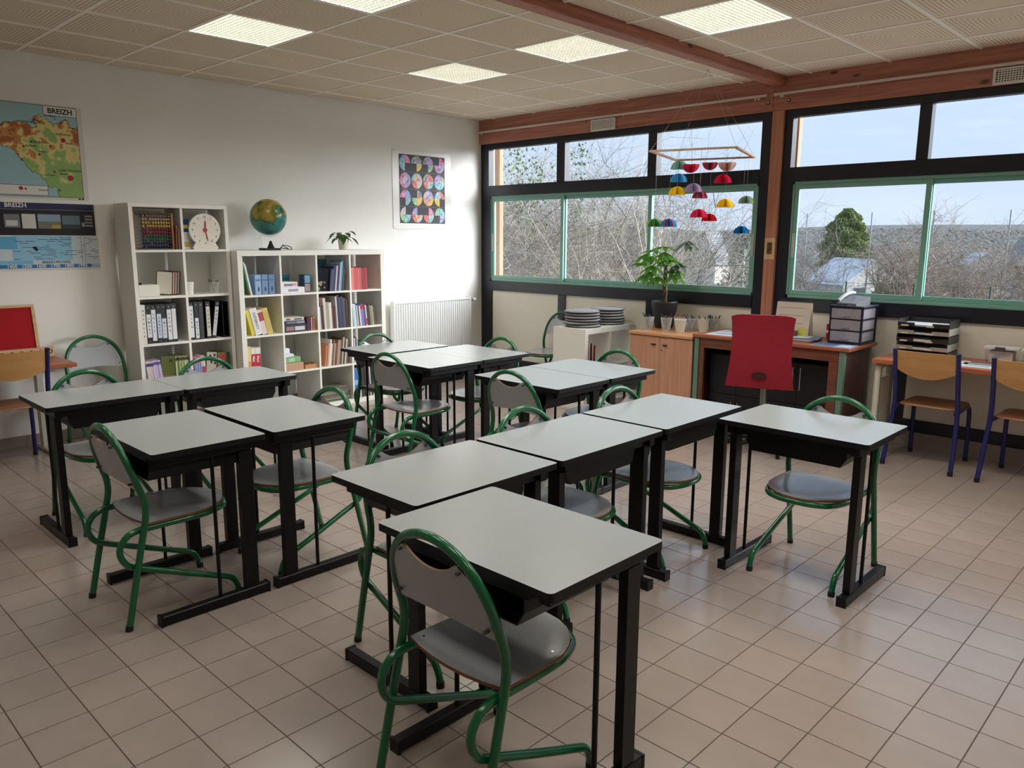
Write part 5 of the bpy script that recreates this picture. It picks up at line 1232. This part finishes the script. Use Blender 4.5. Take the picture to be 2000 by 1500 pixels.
for k in range(5):
    z = .056*k; w2, d2 = .175, .125; mt_ = M('tray_grey', (150, 148, 140), .4) if k % 2 else M('tray_dark', (34, 32, 34), .4)
    t_ = empty('tray'); t_.parent = lt; bpy.data.objects.remove(t_)
    m = MB(); m.box(-w2, w2, -d2, d2, z, z+.004); m.box(-w2, -w2+.005, -d2, d2, z+.004, z+.05); m.box(w2-.005, w2, -d2, d2, z+.004, z+.05); m.box(-w2+.005, w2-.005, d2-.005, d2, z+.004, z+.05)
    m.box(-w2+.005, -.06, -d2, -d2+.005, z+.004, z+.028); m.box(.06, w2-.005, -d2, -d2+.005, z+.004, z+.028)
    for sx_ in (-1, 1):
        for sy_ in (-1, 1): m.box(sx_*(w2-.008)-.006, sx_*(w2-.008)+.006, sy_*(d2-.014)-.006, sy_*(d2-.014)+.006, z+.05, z+.0565)
    t_ = m.obj('tray', mt_, lt)
    MB().box(-w2+.01, w2-.012, -d2+.008, d2-.01, z+.0045, z+.012+.004*(k % 3)).obj('papers', cmat((206, 208, 214)), t_)
    for a in (-.15, .02): MB().box(a, a+.05, -d2-.001, -d2-.0002, z+.0005, z+.012).obj('label_strip', cmat((206, 200, 176)), t_)
clearp = glassmat('clear_box', (.93, .93, .93))
for k, x in enumerate((5.435, 5.66)):
    b_ = tag(empty('storage_box', (x, -.13, RD+.0005)), 'clear plastic storage box of papers on the long desk, %s' % ('left one' if k == 0 else 'right one'), 'box', 'clear storage boxes')
    m = MB()
    for (a, b) in (((-.09, -.065), (.09, .065)),):
        m.add([(-.085, -.06, 0), (.085, -.06, 0), (.085, .06, 0), (-.085, .06, 0), (-.097, -.072, .10), (.097, -.072, .10), (.097, .072, .10), (-.097, .072, .10)], [(3, 2, 1, 0), (0, 1, 5, 4), (1, 2, 6, 5), (2, 3, 7, 6), (3, 0, 4, 7)])
    m.obj('tub', clearp, b_)
    MB().prism(rrect(-.104, .104, -.079, .079, .012), .1003, .114).obj('lid', M('lid_white', (206, 204, 200), .35), b_)
    MB().box(-.072, .072, -.05, .05, .003, .085).obj('contents', M('box_contents', (196, 188, 182), .7, var=.2, vs=25), b_)
    MB().cbox(-.03, .03, -.092, -.0795, .092, .118, .002).obj('clip', M('clip_dark', (60, 58, 60), .4), b_)
sheet('paper_sheet', 'white and blue leaflet between the two wooden chairs on the long desk', 'paper', 5.40, -.39, RD+.0004, .297, .21, 2, (206, 212, 218), [(-.8, .7, .2, .8, (96, 126, 170)), (-.8, .2, -.6, -.1, (150, 176, 150))])
sheet('paper_sheet', 'white sheet lying behind the left wooden chair on the long desk', 'paper', 5.215, -.30, RD+.0004, .12, .17, 5, (214, 214, 210))

# paper mobile hanging from the ceiling
mb_ = tag(empty('paper_mobile', (3.32, -.673, 2.25)), 'hanging mobile of coloured paper domes on a wooden frame before the window', 'mobile')
U, V_ = Vector((.309, .100, 0)), Vector((-.118, .372, 0)); wm = wood('mobile_wood', (206, 168, 140), (184, 142, 112), 'x', .6, False)
def bar(p, q): 
    p, q = Vector(p), Vector(q); d = (q-p).normalized(); n_ = Vector((-d.y, d.x, 0))*.012
    m = MB(); m.add([tuple(v) for v in (p-n_, q-n_, q+n_, p+n_)]+[tuple(v+Vector((0, 0, .014))) for v in (p-n_, q-n_, q+n_, p+n_)], [(3, 2, 1, 0), (4, 5, 6, 7), (0, 1, 5, 4), (1, 2, 6, 5), (2, 3, 7, 6), (3, 0, 4, 7)])
    m.obj('frame_bar', wm, mb_)
A_, B_, C2_, D_ = -U-V_, U-V_, U+V_, -U+V_
bar(A_, B_); bar(B_, C2_); bar(C2_, D_); bar(D_, A_)
thread = M('thread', (190, 186, 178), .7)
for p in (A_, B_, C2_, D_): MB().cyl((p.x, p.y, .012), (0, 0, HC-2.252), .0011, n=4).obj('thread', thread, mb_)
MB().cyl((0, 0, HC-2.256), (0, 0, HC-2.25), .008, n=10).obj('ceiling_hook', chrome, mb_)
DOM = [(485, 292, (120, 160, 150), (150, 180, 170), 0), (605, 328, (190, 40, 70), (206, 70, 90), 1), (815, 305, (200, 50, 80), (110, 150, 150), 1), (1000, 310, (196, 164, 150), (170, 140, 126), 1),
 (475, 430, (60, 140, 180), (90, 160, 196), 0), (955, 440, (190, 30, 66), (166, 26, 56), 0), (460, 570, (226, 190, 40), (206, 170, 30), 0), (635, 535, (150, 130, 160), (176, 160, 186), 0), (705, 612, (180, 40, 64), (140, 150, 170), 0),
 (980, 705, (226, 186, 44), (206, 166, 36), 0), (1210, 668, (130, 160, 150), (226, 190, 60), 0), (695, 815, (190, 40, 80), (206, 70, 90), 0), (805, 860, (206, 40, 56), (190, 30, 50), 0), (215, 918, (40, 120, 80), (226, 186, 60), 0), (365, 918, (60, 130, 180), (180, 40, 60), 0), (1155, 995, (30, 110, 160), (50, 130, 176), 0)]
def tissue(c): return paper_trans('tissue_%d_%d_%d' % c, tuple(min(250, int(v*1.12+14)) for v in c), .5)
cen = Vector((3.32, -.673, 2.25)); vn = V_.normalized()
for k, (cx, cy, ca, cb2, inv) in enumerate(DOM):
    X, Y = 1240+cx/5.556, 270+cy/5.556; r_ = pxray(X, Y); best = None
    for s in ((-1, 1) if k % 2 else (1, -1)):
        p0 = cen+V_*s; t = (p0-CAM).dot(vn)/r_.dot(vn); P = CAM+r_*t; u = (P-p0).dot(U)/U.length_squared
        if best is None or abs(u) < abs(best[1])-.6 or (abs(best[1]) > 1 and abs(u) < abs(best[1])): best = (P, u)
    P = best[0]-cen; m = MB(); nf = 12; rad = .066
    for q in range(nf):
        a = PI*q/nf
        pts = [(rad*math.cos(R(t))*math.cos(a), rad*math.cos(R(t))*math.sin(a), (rad*math.sin(R(t)) if not inv else -rad*math.sin(R(t)))*.95) for t in range(0, 181, 15)]
        m.add(pts, [tuple(range(len(pts)))], 1 if q % 4 == 1 else 0)
    d_ = m.obj('paper_dome', [tissue(ca), tissue(cb2)], mb_, tuple(P-Vector((0, 0, .03 if not inv else -.03))), (0, 0, k*.7))
    if P.z+.03 < 0: MB().cyl((0, 0, 0 if inv else .06), (0, 0, -(P.z-(.03 if not inv else -.03))), .0007, n=4).obj('thread', thread, d_)
# small framed square on the post
sq = tag(MB().cbox(3.553, 3.645, -.006, -.0005, 1.42, 1.60, .001).obj('wooden_plaque', wood('plaque_wood', (226, 190, 150), (206, 164, 120), 'z', .5, False)), 'small pale plaque with a dark stencil on the timber post', 'plaque')
MB().box(3.576, 3.622, -.0068, -.006, 1.465, 1.565).obj('dark_stencil', M('stencil', (92, 70, 40), .7, var=.6, vs=60), sq)
# ================================================================== outside
def ground_z(x, y):
    d = max(0, y)
    z = -.45 - .075*max(0, min(d, 60)-6) - .045*max(0, min(d, 110)-60) - .03*max(0, min(d, 320)-110)
    if d > 450: z += 47*(1-math.cos(min(1, (d-450)/1300)*PI))/2*(1+.20*math.sin(x*.0031+1)+.10*math.sin(x*.0083))
    return z
pine = wood('pale_pine', (172, 136, 104), (150, 112, 80), 'z', .6)
for x0, x1, lab in ((-.365, -.135, 'pale timber post outside the left end of the windows'), (3.430, 3.573, 'pale timber post outside the right-hand windows')):
    p = tag(empty('outdoor_post', ((x0+x1)/2, .50, -.4395)), lab, 'post')
    w = (x1-x0)/2; MB().cbox(-w, w, -.03, .03, .05, 3.5, .006).obj('shaft', pine, p); MB().box(-w-.02, w+.02, -.05, .05, 0, .05).obj('base_plate', chrome, p)
def gx(X, Y, Yp=500):      # world x on the plane y=Y along the ray through picture column X
    r_ = pxray(X, Yp); return CAM.x+r_.x*(Y-CAM.y)/r_.y
struct(MB().box(-9, 12, .255, 3.1, -.6, -.44).obj('terrace', M('pale_paving', (206, 200, 190), .8, var=.05)), 'unseen pale slab added outside the windows to bounce daylight')  # unseen slab, added to bounce daylight up to the ceiling
ds = [.26, 2, 4, 6, 9, 13, 18, 25, 35, 50, 70, 100, 140, 200, 280, 380, 500, 650, 800, 950, 1100, 1300, 1500, 1750]
m = MB(); nc = 60; V = []
for d in ds:
    for k in range(nc+1):
        x = (-1.9+2.6*k/nc)*(d+8)+3; V.append((x, d, ground_z(x, d)))
m.add(V, [(i*(nc+1)+k, i*(nc+1)+k+1, (i+1)*(nc+1)+k+1, (i+1)*(nc+1)+k) for i in range(len(ds)-1) for k in range(nc)], 0, True)
def land_mat():
    mt = bpy.data.materials.new('winter_land'); mt.use_nodes = True; n = mt.node_tree; L = n.links; b = n.nodes['Principled BSDF']; b.inputs['Roughness'].default_value = 1; b.inputs['Specular IOR Level'].default_value = .1
    t = n.nodes.new('ShaderNodeTexCoord'); mp2 = n.nodes.new('ShaderNodeMapping'); mp2.inputs['Scale'].default_value = (.05, .03, .05); L.new(t.outputs['Object'], mp2.inputs[0])
    no = n.nodes.new('ShaderNodeTexNoise'); no.inputs['Scale'].default_value = 1.5; no.inputs['Detail'].default_value = 9; L.new(mp2.outputs[0], no.inputs[0])
    r = n.nodes.new('ShaderNodeValToRGB'); e = r.color_ramp.elements; e[0].position = .35; e[0].color = lin((92, 92, 88)); e[1].position = .7; e[1].color = lin((128, 132, 116))
    q = e.new(.5); q.color = lin((106, 108, 110)); no.inputs['Roughness'].default_value = .75; L.new(no.outputs['Fac'], r.inputs[0]); L.new(r.outputs[0], b.inputs['Base Color']); return mt
struct(m.obj('ground', land_mat()), 'winter fields and wooded hills beyond the windows')

bark_l = M('bark_pale', (176, 165, 148), .9, var=.25, vs=3); bark_b = M('bark_brown', (142, 126, 110), .9, var=.2, vs=2)
bark_g = M('bark_grey', (118, 112, 104), .9, var=.2, vs=2)
def seg(V, F, p, q, r0, r1):
    d = q-p
    if d.length < 1e-5: return
    d.normalize(); a = d.orthogonal().normalized(); b = d.cross(a); o = len(V)
    for c, r in ((p, r0), (q, r1)):
        for k in range(3): V.append(tuple(c+(a*math.cos(2.0944*k)+b*math.sin(2.0944*k))*r))
    for k in range(3): F.append((o+k, o+(k+1) % 3, o+3+(k+1) % 3, o+3+k))
def grow(V, F, p, d, L, r, lvl, rng, sc, ns, nb, wob, upb):
    step = L/ns; pts = [p.copy()]
    for i in range(ns):
        d = (d+Vector((rng.gauss(0, wob), rng.gauss(0, wob), rng.gauss(0, wob)+upb))).normalized()
        q = p+d*step; r1 = r*(1-.75*(i+1)/ns)+.15*r; seg(V, F, p, q, r*(1-.75*i/ns), r*(1-.75*(i+1)/ns)); p = q; pts.append(p.copy())
    if lvl <= 0: return
    for k in range(nb):
        u = rng.uniform(.2, 1)*ns; i = min(ns-1, int(u)); b = pts[i].lerp(pts[i+1], u-i)
        dd = (d*.55+Vector((rng.gauss(0, 1), rng.gauss(0, 1), rng.gauss(.25, .7)))*.75).normalized()
        grow(V, F, b, dd, L*rng.uniform(.35, .6), r*(.5-.02*i), lvl-1, rng, sc, max(2, ns-1), max(3, int(nb*.75)), wob*1.1, upb*.6)
def shrub(name, lab, loc, H, stems, lvl, nb, spread, mat, seed, r=.02, wob=.12, upb=.04, base=.5, group=None, ns=5):
    rng = random.Random(seed); V, F = [], []
    for k in range(stems):
        a = rng.uniform(0, 2*PI); p = Vector((rng.gauss(0, base), rng.gauss(0, base*.6), -.1)); s = rng.uniform(.1, spread)
        grow(V, F, p, Vector((s*math.cos(a), s*math.sin(a)*.7, 1)).normalized(), H*rng.uniform(.6, 1.0), r*rng.uniform(.6, 1.2), lvl, rng, 1, ns, nb, wob, upb)
    me = bpy.data.meshes.new('branches'); me.from_pydata(V, [], F); me.materials.append(mat); me.update()
    t = tag(empty(name, loc), lab, 'tree' if 'tree' in name else 'shrub', group)
    o = ob('branches', me, t); o['kind'] = 'stuff'
    return t
TH = [(-6.6, 4.6), (-5.6, 4.3), (-4.7, 5.2), (-3.7, 4.2), (-2.8, 4.8), (-2.0, 4.3), (-1.1, 4.9), (-.5, 5.6), (-7.5, 6.5), (-3.6, 6.8), (-5.6, 7.2), (-8.6, 9.4), (-7.2, 10), (-5.4, 9.5), (-4.0, 9), (-2.6, 8), (-10.5, 10.5)]
hedge = tag(empty('bare_hedge', (-3.5, 5, ground_z(-3.5, 5))), 'tangled bare pale hedge filling the left windows', 'hedge')
def stems(locs, H, n, lvl, nb, spread, seed, r, wob, upb, base, ns=5):
    V, F = [], []
    for k, L0 in enumerate(locs):
        rng = random.Random(seed+k)
        for q in range(n):
            a = rng.uniform(0, 2*PI); p = Vector(L0)+Vector((rng.gauss(0, base), rng.gauss(0, base*.6), -.1)); s = rng.uniform(.1, spread)
            grow(V, F, p, Vector((s*math.cos(a), s*math.sin(a)*.7, 1)).normalized(), H*rng.uniform(.6, 1.0), r*rng.uniform(.6, 1.2), lvl, rng, 1, ns, nb, wob, upb)
    me = bpy.data.meshes.new('branches'); me.from_pydata(V, [], F); me.update(); return me
for part, mt_ in ((TH[0::2], bark_l), (TH[1::2], bark_g)):
    me = stems([(x+3.5, y-5, ground_z(x, y)-hedge.location.z) for x, y in part], 3.7, 13, 3, 7, .9, 100, .017, .16, .02, .55); me.materials.append(mt_)
    o = ob('branches', me, hedge); o['kind'] = 'stuff'
def tree(lab, X, Y, H, n, mat, seed, spread=.8, base=.5, r=.03, group=None, lvl=3, nb=8):
    x = gx(X, Y); z = ground_z(x, Y)
    t = tag(empty('bare_tree', (x, Y, z)), lab, 'tree', group)
    me = stems([(0, 0, 0)], H-z*0, n, lvl, nb, spread, seed, r, .14, .03, base); me.materials.append(mat)
    o = ob('branches', me, t); o['kind'] = 'stuff'
tree('bare tree whose boughs reach over the middle panes', 1150, 17, 6.0, 4, bark_g, 7, .5, .3, .04)
tree('bare tree with thin twigs behind the mobile', 1400, 14, 3.6, 5, bark_l, 8, .4, .4, .02)
G_ = 'bare trees beyond the yard'
tree('round bare tree right of the white roof', 1772, 34, 4.4, 18, bark_b, 9, .5, .5, .05, G_)
tree('wide bare tree at the right of the far window', 1893, 42.5, 5.0, 22, bark_b, 10, .7, .9, .05, G_)
tree('low bare tree at the right edge of the far window', 2010, 34, 3.6, 14, bark_b, 12, .8, .6, .05, G_)
tree('faint bare tree left of the conifer', 1592, 46, 5.4, 12, bark_g, 13, .7, .5, .05, G_)
for k, (X, Y, s_) in enumerate(((1480, 60, 1.2), (1560, 66, 1.0), (1640, 62, .62), (1790, 68, 1.1), (1850, 60, .9), (1960, 70, 1.1))):
    tree('distant bare tree, %s in the row behind the yard' % ORD[k], X, Y, 5.0*s_, 12, bark_b if k % 2 else bark_g, 30+k, .8, 1.0, .05, 'distant row of bare trees', 2, 8)
# far woodland on the valley sides: too many and too small to count
rng = random.Random(77); V, F = [], []
HS = [(1672, 104), (2008, 86), (1388, 150), (1915, 165)]; HP = [(gx(a, b), b) for a, b in HS]
for k in range(15000):
    d = 150*math.exp(rng.random()*2.1); X = rng.uniform(930, 2080); x = gx(X, d)+rng.gauss(0, 3)
    if math.sin(x*.011+d*.006)+.6*math.sin(d*.017+2) < -.75: continue
    if any((x-a)**2+(d-b)**2 < 225 for a, b in HP): continue
    z = ground_z(x, d); h_ = d*.0030*rng.uniform(.6, 1.3); w_ = h_*rng.uniform(.6, 1.0); o = len(V)
    ring = [(x+w_*math.cos(2*PI*q/5+k)*rng.uniform(.7, 1.2), d+w_*math.sin(2*PI*q/5+k), z+h_*rng.uniform(.3, .6)) for q in range(5)]
    V += ring+[(x+rng.gauss(0, .2)*h_, d, z+h_)]
    for q in range(5): F.append((o+5, o+q, o+(q+1) % 5))
me = bpy.data.meshes.new('woodland'); me.from_pydata(V, [], F); me.materials.append(M('woodland', (112, 110, 106), 1., var=.35, vs=.02, col2=(98, 100, 92))); me.polygons.foreach_set('use_smooth', [True]*len(me.polygons)); me.update()
wl = tag(ob('woodland', me), 'distant winter woodland on the valley sides', 'woodland'); wl['kind'] = 'stuff'
# leafy evergreens
def leafy(name, lab, loc, prof, n, size, mat, seed, trunk_h, cat='tree', group=None):
    rng = random.Random(seed); V, F = [], []
    zs = [p[1] for p in prof]
    for k in range(n):
        z = rng.uniform(zs[0], zs[-1])
        r = next((a[0]+(b[0]-a[0])*(z-a[1])/(b[1]-a[1]) for a, b in zip(prof[:-1], prof[1:]) if a[1] <= z <= b[1]), .1)
        t = rng.uniform(0, 2*PI); rr = r*(rng.uniform(.5, 1.0)**.5)*(1+.18*math.sin(5*t+z*2)+.13*math.sin(z*4.2+2*t)); c = Vector((rr*math.cos(t), rr*math.sin(t), z))
        d = Vector((rng.gauss(0, 1), rng.gauss(0, 1), rng.gauss(0, 1))).normalized(); a = d.orthogonal(); b = d.cross(a); s = size*rng.uniform(.6, 1.3); o = len(V)
        V += [tuple(c+a*s), tuple(c-a*.5*s+b*.8*s), tuple(c-a*.5*s-b*.8*s)]; F.append((o, o+1, o+2))
    me = bpy.data.meshes.new('foliage'); me.from_pydata(V, [], F); me.materials.append(mat); me.update()
    t = tag(empty(name, loc), lab, cat, group); o = ob('foliage', me, t); o['kind'] = 'stuff'
    MB().cyl((0, 0, -.2), (0, 0, trunk_h), max(.04, prof[0][0]*.09), max(.02, prof[0][0]*.04), n=8).obj('trunk', bark_g, t)
    return t
ever = M('evergreen', (126, 140, 84), .9, var=.3, vs=1.2); ivy = M('ivy', (92, 118, 62), .8, var=.3, vs=4)
def at(X, Y): x = gx(X, Y); return (x, Y, ground_z(x, Y))
leafy('evergreen_tree', 'broad evergreen conifer standing above the white roof', at(1650, 118), [(2.6, 3.5), (3.3, 4.6), (3.5, 6.5), (3.1, 9.0), (2.2, 11.2), (1.2, 12.6), (.5, 13.3)], 14000, .17, ever, 3, 12)
leafy('evergreen_bush', 'dark green bush beside the white roof', at(1737, 52), [(.5, .1), (.9, 1.0), (.7, 2.0), (.2, 2.8)], 1800, .09, ivy, 4, 2.5, 'shrub', 'evergreen bushes')
leafy('evergreen_bush', 'greenish bush behind the mobile, near the post', at(1452, 19), [(.5, .1), (.7, 1.0), (.55, 2.3), (.2, 3.2)], 3200, .045, M('grey_green', (120, 134, 112), .9, var=.3, vs=3), 5, 2.4, 'shrub', 'evergreen bushes')
def ivy_part(loc, prof, n, size, seed):
    rng = random.Random(seed); V, F = [], []
    for k in range(n):
        z = rng.uniform(prof[0][1], prof[-1][1]); r = next((a[0]+(b[0]-a[0])*(z-a[1])/(b[1]-a[1]) for a, b in zip(prof[:-1], prof[1:]) if a[1] <= z <= b[1]), .1)
        t = rng.uniform(0, 2*PI); rr = r*rng.random()*(1+.3*math.sin(3*t+6*z)); c = Vector((rr*math.cos(t), rr*math.sin(t), z))
        d = Vector((rng.gauss(0, 1), rng.gauss(0, 1), rng.gauss(0, 1))).normalized(); a = d.orthogonal(); b = d.cross(a); s = size*rng.uniform(.6, 1.3); o = len(V)
        V += [tuple(c+a*s), tuple(c-a*.5*s+b*.8*s), tuple(c-a*.5*s-b*.8*s)]; F.append((o, o+1, o+2))
    me = bpy.data.meshes.new('ivy'); me.from_pydata(V, [], F); me.materials.append(ivy); me.update()
    o = ob('ivy', me, hedge, tuple(Vector((loc[0], loc[1], ground_z(*loc)))-hedge.location)); o['kind'] = 'stuff'
ivy_part((gx(1040, 4.4), 4.4), [(.1, 1.2), (.3, 1.9), (.5, 2.6), (.3, 3.4)], 420, .026, 6)
ivy_part((gx(1010, 5.2), 5.2), [(.3, 2.4), (.7, 3.0), (.5, 3.8)], 420, .028, 16)
ivy_part((gx(1130, 5.4), 5.4), [(.2, .8), (.4, 2.0), (.5, 3.0), (.2, 3.8)], 380, .026, 17)
# houses
wallw = M('render_white', (206, 202, 194), .8); roofg = M('roof_pale', (204, 210, 218), .6); roofs = M('roof_slate', (120, 124, 132), .7); winm = M('house_glass', (70, 80, 92), .2)
def house(lab, loc, rz, w, l, hw, hr, roof, wins):
    h = tag(empty('house', loc, R(rz)), lab, 'house')
    m = MB(); m.box(-w/2, w/2, -l/2, l/2, 0, hw)
    for s in (-1, 1): m.add([(-w/2, s*l/2, hw), (w/2, s*l/2, hw), (0, s*l/2, hw+hr)], [(0, 1, 2) if s < 0 else (2, 1, 0)])
    m.obj('walls', wallw, h)
    for s in (-1, 1):
        e0 = Vector((s*(w/2+.3), 0, hw-.3*hr/(w/2))); r0 = Vector((0, 0, hw+hr))
        n_ = Vector((s*hr, 0, w/2)).normalized()*.18
        P = []
        for q in (e0, r0):
            for y in (-l/2-.3, l/2+.3): P += [(q.x, y, q.z), (q.x+n_.x, y, q.z+n_.z)]
        MB().add(P, [(1, 5, 7, 3), (0, 2, 6, 4), (0, 1, 3, 2), (4, 6, 7, 5), (0, 4, 5, 1), (2, 3, 7, 6)] if s < 0 else [(3, 7, 5, 1), (4, 6, 2, 0), (2, 3, 1, 0), (5, 7, 6, 4), (1, 5, 4, 0), (6, 7, 3, 2)]).obj('roof_slope', roof, h)
    for (x, z, a, b) in wins:
        f_ = MB().box(x-a/2, x+a/2, -l/2-.05, -l/2-.01, z, z+b).obj('window', winm, h)
        MB().box(x-a/2-.08, x+a/2+.08, -l/2-.03, -l/2-.005, z-.12, z).obj('window_sill', wallw, f_)
    return h
house('low white house with a pale roof beyond the yard', at(1672, 104), 52, 9, 10, 2.3, 3.2, roofg, [(-2.2, .7, 1.6, 1.2), (1.5, .7, 1.6, 1.2)])
house('white gabled house at the right edge of the far window', at(2008, 86), 20, 6, 9, 3.4, 4.0, roofs, [(-1.2, 3.6, 1.0, 1.3), (1.4, 1.2, 1.1, 1.3)])
house('white house with a steep gable behind the hanging mobile', at(1388, 150), 10, 5.5, 9, 4.6, 6.6, roofs, [(0, 5.0, .9, 1.2)])
house('small pale house far behind the wide bare tree', at(1915, 165), 30, 5, 7, 5.5, 2.2, roofg, [(0, 3.0, 1.1, 1.2)])
PY_ = 54
polem = M('pole_grey', (150, 156, 162), .5)
for k, X in enumerate((1566, 1690, 1809, 1956)):
    r_ = pxray(X, 575); t = (PY_-CAM.y)/r_.y; P = CAM+r_*t
    p = tag(empty('net_pole', (P.x, PY_, ground_z(P.x, PY_))), 'tall thin grey pole beyond the yard, %s from the left' % ORD[k], 'pole', 'tall net poles')
    zt = 3.6-ground_z(P.x, PY_)
    MB().cyl((0, 0, 0), (0, 0, zt*.45), .075, n=8).obj('lower_tube', polem, p); MB().cyl((0, 0, zt*.45), (0, 0, zt), .045, n=8).obj('upper_tube', polem, p)
r_ = pxray(1449, 560); t = (24-CAM.y)/r_.y; P = CAM+r_*t
p = tag(empty('lamp_post', (P.x, 24, ground_z(P.x, 24))), 'white slender post seen beneath the blue paper dome', 'pole')
MB().cyl((0, 0, 0), (0, 0, 2.9), .06, n=8).obj('post_tube', M('post_white', (190, 196, 200), .5), p); MB().sphere((0, 0, 2.93), .075, 10, 6).obj('post_cap', M('post_white', (190, 196, 200), .5), p)
# wire fence along the yard
fen = tag(empty('wire_fence', (0, 0, 0)), 'green wire fence with thin posts at the edge of the yard', 'fence'); fg = M('fence_green', (70, 90, 76), .6)
for k in range(14):
    x = -16+2.1*k; z = ground_z(x, 20)
    MB().cyl((x, 20, z), (x, 20, z+1.75), .03, n=6).obj('fence_post', fg, fen)
for h_ in (.2, .6, 1.0, 1.4, 1.7): MB().cyl((-16, 20, ground_z(0, 20)+h_), (11.3, 20, ground_z(0, 20)+h_), .006, n=4).obj('fence_wire', fg, fen)
